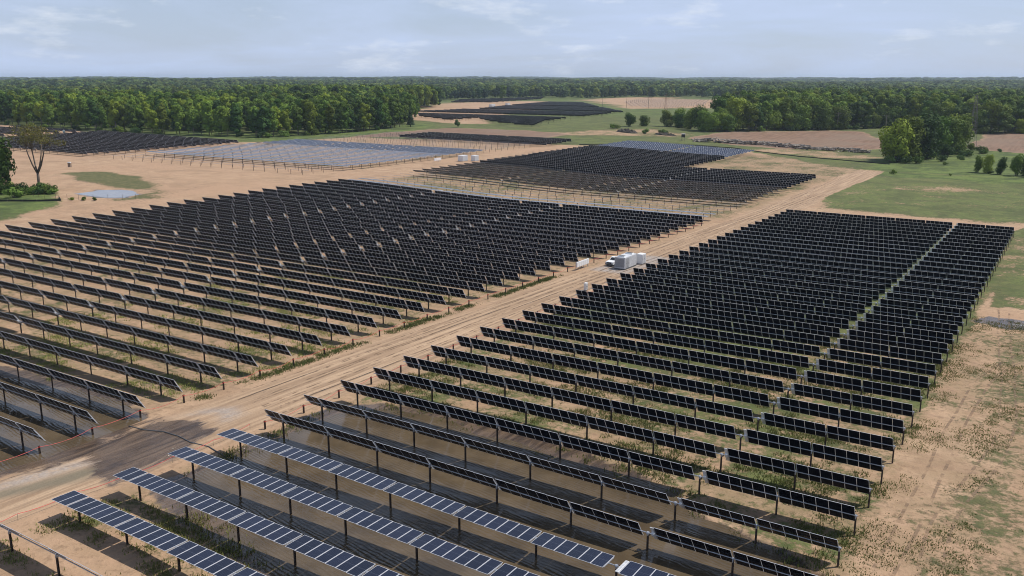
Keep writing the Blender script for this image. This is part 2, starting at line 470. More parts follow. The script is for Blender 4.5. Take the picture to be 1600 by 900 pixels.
site = zone('site', 5.0)
gdist = np.hypot(gxf - CAM[0], gyf - CAM[1])
grass = np.where(site > .5, 0.02, 0.95)
inblock = (ss(-3, 2, gxf) * ss(66, 63, gxf) * ss(-32, -20, gyf) * ss(224, 216, gyf))
grass = np.maximum(grass, inblock * (0.54 + 0.24 * ss(30, 110, gyf)))
lblock = ss(-170, -160, gxf) * ss(-15, -20, gxf) * ss(-20, -5, gyf) * ss(200, 188, gyf)
grass = np.maximum(grass, lblock * 0.44)
mblock = ss(-175, -160, gxf) * ss(-12, -18, gxf) * ss(195, 205, gyf) * ss(450, 440, gyf)
grass = np.maximum(grass, mblock * 0.50)
nblock = ss(-352, -345, gxf) * ss(-198, -204, gxf) * ss(225, 240, gyf) * ss(440, 425, gyf)
grass = np.maximum(grass, nblock * 0.42)
for key, v, s in (('grass_r', .70, 14), ('grass_r2', .64, 8), ('sparse_r', .50, 10), ('meadow', 1.15, 10), ('strip', .95, 6),
                  ('wood_grass', 1.1, 12), ('pond_grass', 1.0, 7), ('left_grass', 1.05, 7)):
    grass = np.maximum(grass, zone(key, s) * v)
verge = ss(-17.2, -15.8, gxf) * ss(-13.2, -14.6, gxf) * ss(0, 20, gyf) * ss(230, 200, gyf)
grass = np.maximum(grass, verge * 0.42)
for key, v, s_ in (('grass_r', .84, 14), ('grass_r2', .70, 8)):
    zz_ = zone(key, s_); grass = grass * (1 - zz_) + v * zz_
for key, cut, s_ in (('bare_r', .22, 7), ('bare_r2', .3, 6), ('dry_grass', .42, 9), ('dry_strip', .40, 8)):
    grass = grass - cut * zone(key, s_)
field = np.maximum.reduce([zone('field1', 4), zone('field2', 4), zone('field3', 4)])
grass = grass * (1 - field)
fsand = np.maximum(zone('far_sand', 12), zone('far_sand2', 12))
grass = grass * (1 - .9 * fsand)
lush = np.maximum.reduce([zone('meadow', 8), zone('wood_grass', 8), zone('left_grass', 6), .35 * zone('strip', 6), .6 * zone('grass_r', 6), .6 * zone('grass_r2', 6), .45 * inblock, .55 * (1 - site) * (1 - zone('dry_grass', 9)) * (1 - .8 * zone('dry_strip', 8)),
                          .9 * ss(700, 1000, gdist) * (1 - fsand)])
wet = np.maximum.reduce([zone('flood_right', 1.8, 1.2), zone('flood_left', 1.8, 1.0), zone('wetmud', 2.6), zone('pond', 2, 1), zone('puddle_r', 1.0, .8)])
wobx = gxf + 1.1 * bump(gxf * .25, gyf * .13) + .6 * bump(gxf * .5 + 2, gyf * .4)
road = ss(-15.6, -13.0, wobx) * ss(-1.0, -3.4, wobx) * ss(-60, -40, gyf) * ss(400, 380, gyf)
grass = grass * (1 - .93 * road) * (1 - zone('pad', 1)) * (1 - .7 * wet)
gravel = np.maximum.reduce([zone('pad', .8), .9 * zone('gravel_l', .9), .9 * zone('gravel_r', 1.2)])
track = zone('track', .7)
soil = np.maximum.reduce([.85 * inblock, .7 * lblock, .8 * mblock, .5 * zone('sparse_r', 8)]) * (1 - road)
g_me = np_mesh('ground', np.stack([gxf, gyf, gzf], 1), quads, smooth=True)
for nm, arr in (('grass', grass), ('field', field), ('wet', wet), ('road', road), ('lush', lush), ('gravel', gravel), ('track', track), ('soil', soil)):
    at = g_me.attributes.new(nm, 'FLOAT', 'POINT')
    at.data.foreach_set('value', arr.astype(np.float32))

def ground_mat():
    mt, n, l, b = new_mat('site_ground')
    geo = n.new('ShaderNodeNewGeometry'); pos = geo.outputs['Position']
    def attr(nm):
        a = n.new('ShaderNodeAttribute'); a.attribute_name = nm; return a.outputs['Fac']
    def stretched(sx, sy):
        mp = n.new('ShaderNodeMapping'); mp.inputs['Scale'].default_value = (sx, sy, 1); l.new(pos, mp.inputs['Vector']); return mp.outputs['Vector']
    n_big = noise(n, l, pos, 0.022, 5, .6)
    n_mid = noise(n, l, pos, 0.16, 6, .62)
    n_fine = noise(n, l, pos, 1.3, 6, .65)
    n_grit = noise(n, l, pos, 7.0, 3, .6)
    sand = mixc(n, l, maprange(n, l, n_mid, .3, .7), (0.322, 0.210, 0.130), (0.462, 0.322, 0.208))
    sand = mixc(n, l, maprange(n, l, n_big, .35, .68), sand, (0.400, 0.262, 0.168))
    n_pat = noise(n, l, pos, 0.055, 7, .7, .8)
    sand = mixc(n, l, maprange(n, l, n_pat, .50, .64, 0, .60), sand, (0.265, 0.180, 0.112))
    sand = mixc(n, l, mth(n, l, 'MULTIPLY', attr('soil'), maprange(n, l, noise(n, l, pos, .30, 6, .7), .38, .60)), sand, (0.235, 0.175, 0.098))
    sand = mixc(n, l, maprange(n, l, n_fine, .50, .66, 0, .62), sand, (0.220, 0.145, 0.090))
    n_clod = noise(n, l, pos, 3.4, 5, .7)
    sand = mixc(n, l, maprange(n, l, n_clod, .56, .70, 0, .55), sand, (0.195, 0.130, 0.082))
    scour = noise(n, l, stretched(.05, .35), 1.0, 6, .65, 1.2)
    sand = mixc(n, l, maprange(n, l, scour, .52, .68, 0, .5), sand, (0.27, 0.185, 0.120))
    sand = mixc(n, l, maprange(n, l, n_grit, .55, .8, 0, .35), sand, (0.52, 0.39, 0.265))
    # vehicle-packed road with streaks along its length
    st = noise(n, l, stretched(1.1, .035), 1.0, 5, .6)
    st2 = noise(n, l, stretched(2.6, .05), 1.0, 5, .7, .4)
    rd = mixc(n, l, maprange(n, l, st, .36, .66), (0.290, 0.198, 0.128), (0.465, 0.330, 0.218))
    rd = mixc(n, l, maprange(n, l, st2, .50, .62, 0, .62), rd, (0.225, 0.155, 0.10))
    rd = mixc(n, l, maprange(n, l, n_clod, .50, .70, 0, .45), rd, (0.27, 0.19, 0.125))
    col = mixc(n, l, mth(n, l, 'MULTIPLY', attr('road'), maprange(n, l, n_mid, .25, .5, .65, 1.0)), sand, rd)
    # ploughed fields
    pl = noise(n, l, stretched(.5, .045), 1.0, 4, .6)
    fd = mixc(n, l, maprange(n, l, pl, .35, .65), (0.165, 0.104, 0.070), (0.235, 0.150, 0.103))
    fd = mixc(n, l, maprange(n, l, n_big, .4, .65, 0, .7), fd, (0.205, 0.150, 0.108))
    col = mixc(n, l, attr('field'), col, fd)
    # grass: patchy cover driven by the local density
    g_noise = mth(n, l, 'ADD', mth(n, l, 'MULTIPLY', n_mid, .30), mth(n, l, 'MULTIPLY', noise(n, l, pos, 1.1, 6, .75), .42))
    g_noise = mth(n, l, 'ADD', g_noise, mth(n, l, 'MULTIPLY', noise(n, l, pos, 0.045, 4, .6), .28))
    g_noise = mth(n, l, 'ADD', mth(n, l, 'MULTIPLY', mth(n, l, 'SUBTRACT', g_noise, .5), 3.0), .5)
    g_val = mth(n, l, 'ADD', g_noise, mth(n, l, 'SUBTRACT', attr('grass'), 1.0))
    g_fac = maprange(n, l, g_val, -.06, .20)
    dry = mixc(n, l, maprange(n, l, noise(n, l, pos, .35, 5, .65), .35, .65), (0.066, 0.084, 0.030), (0.130, 0.126, 0.054))
    lus = mixc(n, l, maprange(n, l, noise(n, l, pos, .07, 7, .75, .6), .40, .60), (0.036, 0.075, 0.017), (0.112, 0.170, 0.038))
    lus = mixc(n, l, maprange(n, l, noise(n, l, stretched(.02, .07), 1.0, 5, .65, .8), .55, .72, 0, .6), lus, (0.150, 0.150, 0.060))
    gcol = mixc(n, l, attr('lush'), dry, lus)
    gcol = mixc(n, l, maprange(n, l, noise(n, l, pos, .9, 6, .75), .48, .66, 0, .6), gcol, (0.028, 0.042, 0.015))
    col = mixc(n, l, mth(n, l, 'MULTIPLY', g_fac, .92), col, gcol)
    # gravel and a green-grey rutted track
    vor = n.new('ShaderNodeTexVoronoi'); vor.inputs['Scale'].default_value = 3.2; l.new(pos, vor.inputs['Vector'])
    grv = mixc(n, l, vor.outputs['Distance'], (0.42, 0.37, 0.33), (0.24, 0.215, 0.20))
    col = mixc(n, l, mth(n, l, 'MULTIPLY', attr('gravel'), maprange(n, l, n_fine, .3, .55, .35, .95)), col, grv)
    col = mixc(n, l, mth(n, l, 'MULTIPLY', attr('track'), .8), col, (0.16, 0.145, 0.105))
    # wet ground
    wv = mth(n, l, 'ADD', attr('wet'), mth(n, l, 'MULTIPLY', mth(n, l, 'SUBTRACT', noise(n, l, stretched(.42, .16), 1.0, 6, .68, .8), .5), 1.9))
    wf = maprange(n, l, wv, .25, .65)
    wst = noise(n, l, stretched(.9, .12), 1.0, 5, .65, .6)
    wetc = mixc(n, l, maprange(n, l, wst, .35, .65), (0.058, 0.041, 0.030), (0.150, 0.104, 0.070))
    col = mixc(n, l, wf, col, wetc)
    l.new(col, b.inputs['Base Color'])
    l.new(maprange(n, l, wf, 0, 1, .95, .13), b.inputs['Roughness'])
    l.new(maprange(n, l, wf, 0, 1, .2, .5), b.inputs['Specular IOR Level'])
    bp = n.new('ShaderNodeBump'); bp.inputs['Strength'].default_value = 0.8; bp.inputs['Distance'].default_value = 0.16
    hsum = mth(n, l, 'ADD', n_fine, mth(n, l, 'MULTIPLY', g_fac, noise(n, l, pos, 3.0, 3)))
    hsum = mth(n, l, 'ADD', hsum, mth(n, l, 'MULTIPLY', attr('road'), st2))
    l.new(hsum, bp.inputs['Height']); l.new(bp.outputs['Normal'], b.inputs['Normal'])
    return mt

g_me.materials.append(ground_mat())
ground = link('ground', g_me)
tag(ground, 'sandy graded ground with grass patches, wheel ruts and ploughed fields', 'ground', kind='structure')

# ------------------------------------------------------------------ standing water
def water_mat(name, col, rscale, rstr, aniso=(1, 1)):
    mt, n, l, b = new_mat(name)
    geo = n.new('ShaderNodeNewGeometry')
    mp = n.new('ShaderNodeMapping'); mp.inputs['Scale'].default_value = (aniso[0], aniso[1], 1)
    mp.inputs['Rotation'].default_value = (0, 0, R(25)); l.new(geo.outputs['Position'], mp.inputs['Vector'])
    f = noise(n, l, geo.outputs['Position'], 0.25, 4)
    l.new(mixc(n, l, maprange(n, l, f, .3, .7), tuple(c * .78 for c in col), tuple(c * 1.15 for c in col)), b.inputs['Base Color'])
    b.inputs['Roughness'].default_value = 0.035
    b.inputs['IOR'].default_value = 1.40
    wv = n.new('ShaderNodeTexWave'); wv.wave_type = 'BANDS'; wv.bands_direction = 'Y'
    wv.inputs['Scale'].default_value = .30 * rscale; wv.inputs['Distortion'].default_value = 5.0
    wv.inputs['Detail'].default_value = 3.0; wv.inputs['Detail Scale'].default_value = 1.4
    l.new(mp.outputs['Vector'], wv.inputs['Vector'])
    w1 = mth(n, l, 'ADD', mth(n, l, 'MULTIPLY', noise(n, l, mp.outputs['Vector'], rscale * 1.6, 3, .5, .4), .6), mth(n, l, 'MULTIPLY', wv.outputs['Fac'], .5))
    gate = maprange(n, l, noise(n, l, geo.outputs['Position'], 0.09, 2), .38, .62, .25, 1.0)
    bp = n.new('ShaderNodeBump'); bp.inputs['Distance'].default_value = 0.055
    l.new(mth(n, l, 'MULTIPLY', gate, rstr), bp.inputs['Strength'])
    l.new(w1, bp.inputs['Height']); l.new(bp.outputs['Normal'], b.inputs['Normal'])
    return mt

def water_sheet(name, key, lev, mat, label, grow=2.6):
    P = np.array(POLY[key]); c = P.mean(0)
    s = 2.0
    xs = np.arange(P[:, 0].min() - grow, P[:, 0].max() + grow + s, s); ys = np.arange(P[:, 1].min() - grow, P[:, 1].max() + grow + s, s)
    X, Y = np.meshgrid(xs, ys)
    Xf, Yf = X.ravel(), Y.ravel()
    keep = pdist(POLY[key], Xf, Yf) > -grow
    K = keep.reshape(X.shape); nxx = len(xs); fs = []
    for j in range(len(ys) - 1):
        for i in range(nxx - 1):
            if K[j, i] and K[j, i + 1] and K[j + 1, i] and K[j + 1, i + 1]:
                a = j * nxx + i; fs.append((a, a + 1, a + nxx + 1, a + nxx))
    me = np_mesh(name, np.stack([Xf, Yf, np.full(Xf.shape, lev)], 1), np.array(fs), mat)
    return tag(link(name, me), label, 'water', kind='structure')

M_MUDDY = water_mat('muddy_flood_water', (0.105, 0.078, 0.048), 1.0, .7, (1.0, 2.8))
M_PONDW = water_mat('silty_pond_water', (0.25, 0.23, 0.225), 1.2, .2)
water_sheet('water', 'flood_right', W_RIGHT, M_MUDDY, 'muddy brown flood water rippling under the flat panel rows')
water_sheet('water', 'flood_left', W_LEFT, M_MUDDY, 'still muddy water beyond the road under the tilted rows')
water_sheet('water', 'pond', W_POND, M_PONDW, 'small silty pond beside the bare-trunked tree')
water_sheet('water', 'puddle_r', W_PUD, M_PONDW, 'pale reflecting puddle past the end of the verge rows', 1.2)

# ------------------------------------------------------------------ solar trackers
PW, PH, PT, PITCHM, TUBE_H = 1.143, 2.278, 0.035, 1.162, 2.0
def panel_mesh(nmod, detailed=True):
    v, f, mi, uvs = [], [], [], []
    for k in range(nmod):
        cx = (k - (nmod - 1) / 2) * PITCHM
        b = len(v); w, h = PW / 2, PH / 2; e, eb = 0.026, 0.017
        z1, z0 = 0.13 + PT, 0.13
        ring = lambda a, bb, z: [(cx - a, -bb, z), (cx + a, -bb, z), (cx + a, bb, z), (cx - a, bb, z)]
        v += ring(w, h, z1) + ring(w - e, h - e, z1 - .002) + ring(w, h, z0) + ring(w - eb, h - eb, z0 + .004)
        fs = [(4, 5, 6, 7)] + [(i, (i + 1) % 4, 4 + (i + 1) % 4, 4 + i) for i in range(4)]
        fs += [(8 + i, 8 + (i + 1) % 4, (i + 1) % 4, i) for i in range(4)]
        fs += [(12 + i, 12 + (i + 1) % 4, 8 + (i + 1) % 4, 8 + i) for i in range(4)] + [(15, 14, 13, 12)]
        f += [tuple(b + i for i in q) for q in fs]
        mi += [0] + [1] * 12 + [2]
        a, c = PW - 2 * e, PH - 2 * e
        front = [(0, 0), (a, 0), (a, c), (0, c)]
        uvs += front + [(0, 0)] * 48 + [(0, c), (a, c), (a, 0), (0, 0)]
    if nmod > 1:
        for sx in (-1, 1):
            xc = sx * (nmod * PITCHM / 2 + .012); b = len(v)
            v += [(xc + i * .014, j * PH * .42, zz) for zz in (.05, .12) for j in (-1, 1) for i in (-1, 1)]
            f += [tuple(b + i for i in q) for q in ((0, 2, 3, 1), (4, 5, 7, 6), (0, 1, 5, 4), (1, 3, 7, 5), (3, 2, 6, 7), (2, 0, 4, 6))]
            mi += [3] * 6; uvs += [(0, 0)] * 24
    me = bpy.data.meshes.new('panel')
    me.from_pydata(v, [], f)
    for mt in (M_GLASS, M_FRAME, M_BACK, M_GALV): me.materials.append(mt)
    me.polygons.foreach_set('material_index', mi)
    ul = me.uv_layers.new(name='UVMap')
    ul.data.foreach_set('uv', [c for p in uvs for c in p])
    me.update()
    return me
PMESH = {k: panel_mesh(k) for k in range(1, 8)}
_rb = MB(); _rb.box((-.016, -PH * .42, .05), (.016, PH * .42, .12)); RAIL = _rb.mesh('mounting_rail', [M_GALV])

def ibeam(mb, x, y, z0, z1, w=.15, d=.16, t=.012, mi=0):
    a, c = w / 2, d / 2
    prof = [(-a, -c), (a, -c), (a, -c + t), (t / 2, -c + t), (t / 2, c - t), (a, c - t), (a, c), (-a, c), (-a, c - t), (-t / 2, c - t), (-t / 2, -c + t), (-a, -c + t)]
    n = len(prof)
    mb.add([(x + p, y + q, z0) for p, q in prof] + [(x + p, y + q, z1) for p, q in prof],
           [(i, (i + 1) % n, n + (i + 1) % n, n + i) for i in range(n)] + [tuple(range(n, 2 * n))], mi)

def post_mesh():
    mb = MB()
    ibeam(mb, 0, 0, -2.9, -.13)
    mb.box((-.05, -.13, -.30), (.05, .13, -.09), 1)              # bearing saddle
    mb.tube([(-.06, 0, 0), (.06, 0, 0)], .105, 10, 1)            # bearing ring round the tube
    return mb.mesh('post', [M_PILE, M_GALV])
POST = post_mesh()

def motor_mesh():
    mb = MB()
    mb.tube([(-.10, 0, 0), (.10, 0, 0)], .145, 12, 0)             # slew ring
    mb.tube([(0, -.1, -.16), (0, .42, -.16)], .075, 8, 0)        # worm gear motor
    mb.box((-.12, .2, -.34), (.12, .46, -.06), 1)
    ibeam(mb, 0, 0, -2.9, -.2, mi=1)
    return mb.mesh('drive_motor', [M_GALV, M_PILE])
MOTOR = motor_mesh()

def controller_mesh():
    mb = MB()                                                    # narrow self-powering panel with its white control box
    mb.box((-.16, -PH / 2 * .9, .10), (.16, PH / 2 * .9, .15), 0)
    for k in range(4): mb.box((-.12, -1.0 + k * .51, .151), (.12, -1.0 + k * .51 + .44, .158), 1)
    mb.box((-.14, -.22, -.12), (.14, .22, .09), 2)
    return mb.mesh('controller', [M_WHITE, M_LGREY, M_WHITE])
CONTROL = controller_mesh()

def layout(spec):
    s = 0.0; bays, posts, motors, ends = [], [], [], []
    for k in spec:
        if isinstance(k, int):
            bays.append((s, k)); s += k * PITCHM
        elif k == 'p': posts.append(s + .10 - .009); s += .20
        elif k == 'm': motors.append(s + .72); s += 1.45
        elif k == 'g': posts.append(s + .5); s += 1.0
        elif k == 'e': posts.append(s + .12)
    return bays, posts, motors, s
SPEC_R = layout([2, 'p', 6, 'p', 6, 'p', 6, 'p', 7, 'p', 7, 'p', 6, 'm', 6, 'p', 6, 'e'])
SPEC_L = layout([3, 'p', 6, 'p', 7, 'p', 7, 'p', 6, 'p', 6, 'p', 5, 'm', 6, 'p', 6, 'g', 6, 'p', 6, 'p', 6, 'p', 6, 'p', 6, 'm', 6, 'p', 6, 'p', 7, 'p', 7, 'p', 6, 'p', 6])
SPEC_M = layout([6, 'p', 6, 'p', 6, 'p', 6, 'p', 6, 'm', 6, 'p', 6, 'p', 7, 'p', 7, 'p', 6, 'p', 6])

def pxm(x, y, z):
    """photo pixels per metre of row at a point"""
    d = np.array([x, y, z]) - CAM; dep = d @ FW
    if dep < 5: return 0
    u = d / np.linalg.norm(d)
    return FPX / dep * math.sqrt(max(0, 1 - u[0] ** 2))

stat = dict(panel=0, bay=0, post=0)
def tracker(i, spec, x0, dirn, tilt, label, group, bare=None, name='solar_tracker_row', dy=0.0, skip=()):
    bays, posts, motors, tot = spec
    y = 6.3 * i + .65 + dy
    root = empty(name, (x0, y, float(zb(x0, y))))
    tag(root, label, 'solar panels' if bare is not True else 'steel rack', group)
    z_root = float(zb(x0, y))
    def P(s):
        x = x0 + dirn * s
        return x, float(zb(x, y)) + TUBE_H - z_root
    # torque tube follows the ground grade bay by bay
    ks = np.linspace(-.35, tot + .3, max(3, int(tot / 12) + 1))
    mb = MB()
    mb.tube([(dirn * s, 0, P(s)[1]) for s in ks], .050, 8, 0)
    mb.build('torque_tube', [M_GALV], root)
    far_posts = MB()
    for s in posts:
        x, z = P(s)
        if pxm(x, y, z) > 6.5:
            link('post', POST, root, Matrix.Translation((dirn * s, 0, z))); stat['post'] += 1
        else:
            far_posts.box((dirn * s - .065, -.065, z - 2.5), (dirn * s + .065, .065, z + .02))
    for s in motors:
        x, z = P(s)
        if pxm(x, y, z) > 3.2:
            link('drive_motor', MOTOR, root, Matrix.Translation((dirn * s, 0, z)))
            if bare is not True:
                link('controller', CONTROL, root, Matrix.Translation((dirn * (s + .52), 0, z)) @ Matrix.Rotation(-R(tilt), 4, 'X'))
        else:
            far_posts.box((dirn * s - .065, -.065, z - 2.5), (dirn * s + .065, .065, z + .02))
    if far_posts.v:
        tag(far_posts.build('post_line', [M_PILE], root), kind='stuff')
    if bare is True: return root
    for s, n in bays:
        sm = s + n * PITCHM / 2
        if bare is not None and bare(x0 + dirn * sm): continue
        x, z = P(sm)
        d = np.array([x, y, z + z_root]) - CAM
        t = R(tilt + random.uniform(-.7, .7))
        slope = math.atan((P(s + n * PITCHM)[1] - P(s)[1]) / (n * PITCHM * dirn))
        rot = Matrix.Rotation(-t, 4, 'X')
        if pxm(x, y, z + z_root) * PW >= 8.5:
            for k in range(n):
                sk = s + (k + .5) * PITCHM - .007
                link('panel', PMESH[1], root, Matrix.Translation((dirn * sk, 0, P(sk)[1])) @ rot @ Matrix.Rotation(R(random.uniform(-.25, .25)), 4, 'X'))
                stat['panel'] += 1
            for se in (s - .012, s + n * PITCHM):
                link('mounting_rail', RAIL, root, Matrix.Translation((dirn * se, 0, P(se)[1])) @ rot)
        else:
            o = link('panel_bay', PMESH[n], root, Matrix.Translation((dirn * (sm - .007), 0, z)) @ Matrix.Rotation(-slope, 4, 'Y') @ rot)
            tag(o, kind='stuff'); stat['bay'] += 1
    return root

TILT = {-5: 49, -4: 1, -3: 0.5, -2: 1, -1: 1, 0: 54, 1: 51}
for i in range(-5, 35):
    tl = TILT.get(i, 59.5 + random.uniform(-1.5, 1.5))
    k = i + 6
    if i == -5: lab = 'nearest solar row, seen edge-on from behind in the bottom corner beside the road'
    elif i < 0: lab = f"{['', 'last', 'third', 'second', 'first'][-i]} of four flat slate-blue solar rows over the flooded ground"
    else: lab = f"{ordinal(i + 1)} steep dark solar row behind the four flat rows, along the sandy verge"
    tracker(i, SPEC_R, 0.0, 1, tl, lab, 'solar rows between the road and the sandy verge')
for i in range(-3, 30):
    tl = 58.5 + random.uniform(-1.5, 1.5)
    tracker(i, SPEC_L, -17.4 + (1.2 if i < 0 or i > 18 else 0), -1, tl,
            f'{ordinal(i + 4)} long dark tilted solar row beyond the road, counted from the flooded corner',
            'long solar rows between the road and the pond', dy=.6)
BX = -17.0
for i in range(30, 37):
    if i in (30, 31):
        tracker(i, SPEC_L, BX, -1, 2, f"{'first' if i == 30 else 'second'} flat pale solar row behind the last long dark row", 'flat rows behind the long rows', dy=.6)
    else:
        tracker(i, SPEC_L, BX, -1, 0, f'{ordinal(i - 31)} bare steel rack without panels behind the two flat pale rows', 'bare racks behind the long rows', bare=True, name='bare_tracker_rack', dy=.6)
for i in range(37, 72):
    k = i - 36
    if i < 45:
        tracker(i, SPEC_L, -19.5, -1, 27, f'{ordinal(k)} shallow brownish solar row behind the bare racks by the road bend', 'solar rows by the road bend')
    elif i < 53:
        tracker(i, SPEC_L, -19.5, -1, 59, f'{ordinal(k - 8)} steep full-length solar row ending at the road bend', 'solar rows by the road bend')
    elif i < 64:
        tracker(i, SPEC_M, -85.0, -1, 59, f'{ordinal(k - 16)} steep shorter solar row ending at the bare sand patch', 'solar rows by the sand patch')
    else:
        tracker(i, SPEC_M, -85.0, -1, -14, f'{ordinal(k - 27)} bluish sky-reflecting solar row at the back of the sand patch', 'bluish rows by the sand patch')
for i in range(33, 70):
    k = i - 32
    if i < 37 or 55 <= i < 64:
        where = 'in front of the pale reflecting rows' if i < 37 else 'between pale reflecting rows and ploughed field'
        tracker(i, SPEC_L, -204.0, -1, 0, f'{ordinal(k if i < 37 else i - 54)} bare steel rack {where}', 'bare racks below the wood', bare=True, name='bare_tracker_rack')
    elif i < 55:
        tracker(i, SPEC_L, -204.0, -1, (-5 if i < 50 else -14), f'{ordinal(i - 36)} pale sky-reflecting solar row below the wood', 'pale reflecting rows below the wood')
    else:
        tracker(i, SPEC_L, -200.0, -1, 55, f'{ordinal(i - 63)} dark solar row at the edge of the reddish ploughed field', 'dark rows by the ploughed field', bare=lambda x: x < -318)
for i in range(33, 50):
    tracker(i, SPEC_L, -367.0, -1, 55, f'{ordinal(i - 32)} dark solar row behind the bare-trunked tree, at the foot of the wood', 'dark rows at the foot of the wood')
for i in range(36, 49, 2):
    tracker(i, SPEC_M, -530.0, -1, 55, f'{ordinal((i - 34) // 2)} farthest dark solar row at the picture edge under the wood', 'farthest dark rows under the wood')

# distant arrays: one plain mesh per row, too small for parts
def clip_row(poly, y):
    xs = []
    n = len(poly)
    for a in range(n):
        (x1, y1), (x2, y2) = poly[a], poly[(a + 1) % n]
        if (y1 > y) != (y2 > y): xs.append(x1 + (y - y1) / (y2 - y1) * (x2 - x1))
    xs.sort()
    return [(xs[k], xs[k + 1]) for k in range(0, len(xs) - 1, 2)]

FAR_S = [(-550.5,714.7),(-538.3,745.4),(-542.7,841.6),(-583.3,962.8),(-618.1,1125.8),(-561.6,1123.8),(-436.4,941.5),(-351.2,828.1),(-338.2,721.2),(-323.6,609.9),(-297.2,547.4),(-355.8,577.5),(-401.6,618.9),(-404.9,578.6),(-468.5,617.3)]
FAR_2 = [(-742.7,1039.6),(-820.7,1172.2),(-807.4,1290.7),(-801.6,1416.1),(-731.8,1287.5),(-705.8,1153.7),(-679.6,1042.2)]
FAR_3 = [(-540.7,1222.8),(-608.3,1430.1),(-470.6,1416.3),(-366.8,1111.5),(-360.9,965.6),(-427.4,1006.1)]
def far_rows(poly, step, tilt, lab, group, chord=2.28, gaps=()):
    ys = np.arange(min(p[1] for p in poly) + 1, max(p[1] for p in poly), step)
    c, s = math.cos(R(tilt)) * chord / 2, math.sin(R(tilt)) * chord / 2
    k = 0
    for y in ys:
        if any(a < y < b for a, b in gaps): continue
        for xa, xb in clip_row(poly, y):
            mb = MB(); x = xa
            while x < xb - 2:
                x2 = min(x + 14.2, xb)
                z1, z2 = float(zb(x, y)) + TUBE_H, float(zb(x2, y)) + TUBE_H
                xe = x2 - .35
                top = [(x, y - c, z1 + s), (xe, y - c, z2 + s), (xe, y + c, z2 - s), (x, y + c, z1 - s)]
                off = Vector((0, math.sin(R(tilt)), math.cos(R(tilt)))) * .05
                bot = [tuple(Vector(p) - off) for p in top]
                mb.add(top + bot, [(0, 1, 2, 3)], 0)
                mb.add(bot, [(3, 2, 1, 0)], 2)
                mb.add(top + bot, [(0, 4, 5, 1), (1, 5, 6, 2), (2, 6, 7, 3), (3, 7, 4, 0)], 1)
                mb.box((x + 3, y - .1, z1 - 2.4), (x + 3.2, y + .1, z1), 3)
                mb.box((x + 10, y - .1, z1 - 2.4), (x + 10.2, y + .1, z1), 3)
                x = x2
            if mb.v:
                k += 1
                tag(mb.build('solar_tracker_row', [M_GLASS, M_FRAME, M_BACK, M_PILE]), lab.format(ordinal(k)), 'solar panels', group)
far_rows(FAR_S, 12.6, 42, '{} solar row of the distant hillside array, counted from its near edge', 'rows of the distant hillside array', gaps=((668, 700), (800, 822), (930, 960)))
far_rows(FAR_2, 26.0, 45, '{} solar row of the farthest dark array before the tree line', 'rows of the farthest dark array')
far_rows(FAR_3, 26.0, 0, '{} pale solar row of the distant array on bare sand', 'rows of the distant pale array')
print('TRACKERS', stat, 'objects', len(bpy.data.objects))

# ------------------------------------------------------------------ road furniture: short piles and red tape
def pile_line(x, rows, dy, h, where, group, tape_label):
    pts = []
    for k, i in enumerate(rows):
        y = 6.3 * i + .65 + dy; z = gz(x, y)
        mb = MB(); ibeam(mb, 0, 0, -.4, h, .16, .17); mb.box((-.1, -.1, h - .16), (.1, .1, h - .1), 1)
        if k == 0: me = mb.mesh('steel_pile', [M_PILE, M_RED]); first = me
        tag(link('steel_pile', first, None, Matrix.Translation((x, y, z))),
            f'{ordinal(k + 1)} short dark steel pile with red tape {where}', 'pile', group)
        pts.append((x, y, z + h - .13))
    mb = MB(); seg = []
    for a, b in zip(pts[:-1], pts[1:]):
        sag = random.uniform(.15, .45)
        for t in np.linspace(0, 1, 6)[:-1]:
            seg.append((a[0] + random.uniform(-.03, .03), a[1] + (b[1] - a[1]) * t, a[2] + (b[2] - a[2]) * t - sag * 4 * t * (1 - t)))
    seg.append(pts[-1])
    mb.tube(seg, .026, 5, 0)
    tag(mb.build('marker_tape', [M_RED]), tape_label, 'tape')
pile_line(-1.35, range(0, 34), .55, 1.12, 'by the road at the verge-side rows', 'piles beside the verge-side rows', 'red marker tape strung between piles on the verge side of the road')
pile_line(-16.3, range(-4, 30), .55, 1.12, 'by the road at the long rows', 'piles beside the long rows', 'red marker tape strung between piles beside the long rows')
# tape on thin stakes past the flat rows
mb = MB(); prev = None; seg = []
for y in np.arange(-33, .5, 5.5):
    x = -2.6 + .25 * math.sin(y); z = gz(x, y)
    mb.tube([(x, y, z - .2), (x + .02, y, z + .75)], .02, 5, 1)
    if prev:
        for t in np.linspace(0, 1, 6)[:-1]:
            seg.append((prev[0] + (x - prev[0]) * t, prev[1] + (y - prev[1]) * t, prev[2] + (z + .7 - prev[2]) * t - .9 * t * (1 - t)))
    prev = (x, y, z + .7)
seg.append(prev); mb.tube(seg, .03, 5, 0)
tag(mb.build('marker_tape', [M_RED, M_WOODPOLE]), 'sagging red tape on thin stakes at the ends of the flat rows', 'tape')
# hose lying across the wet road
mb = MB(); mb.tube([(x, y, gz(x, y) + .04) for x, y in [(-15, -7.6), (-12.4, -7.4), (-10, -6.4), (-7.5, -6.2), (-5, -6.6), (-2.6, -6.0), (0, -6.4), (3, -6.9)]], .07, 6)
tag(mb.build('hose', [M_DGREY]), 'dark hose lying across the wet mud of the road', 'hose')

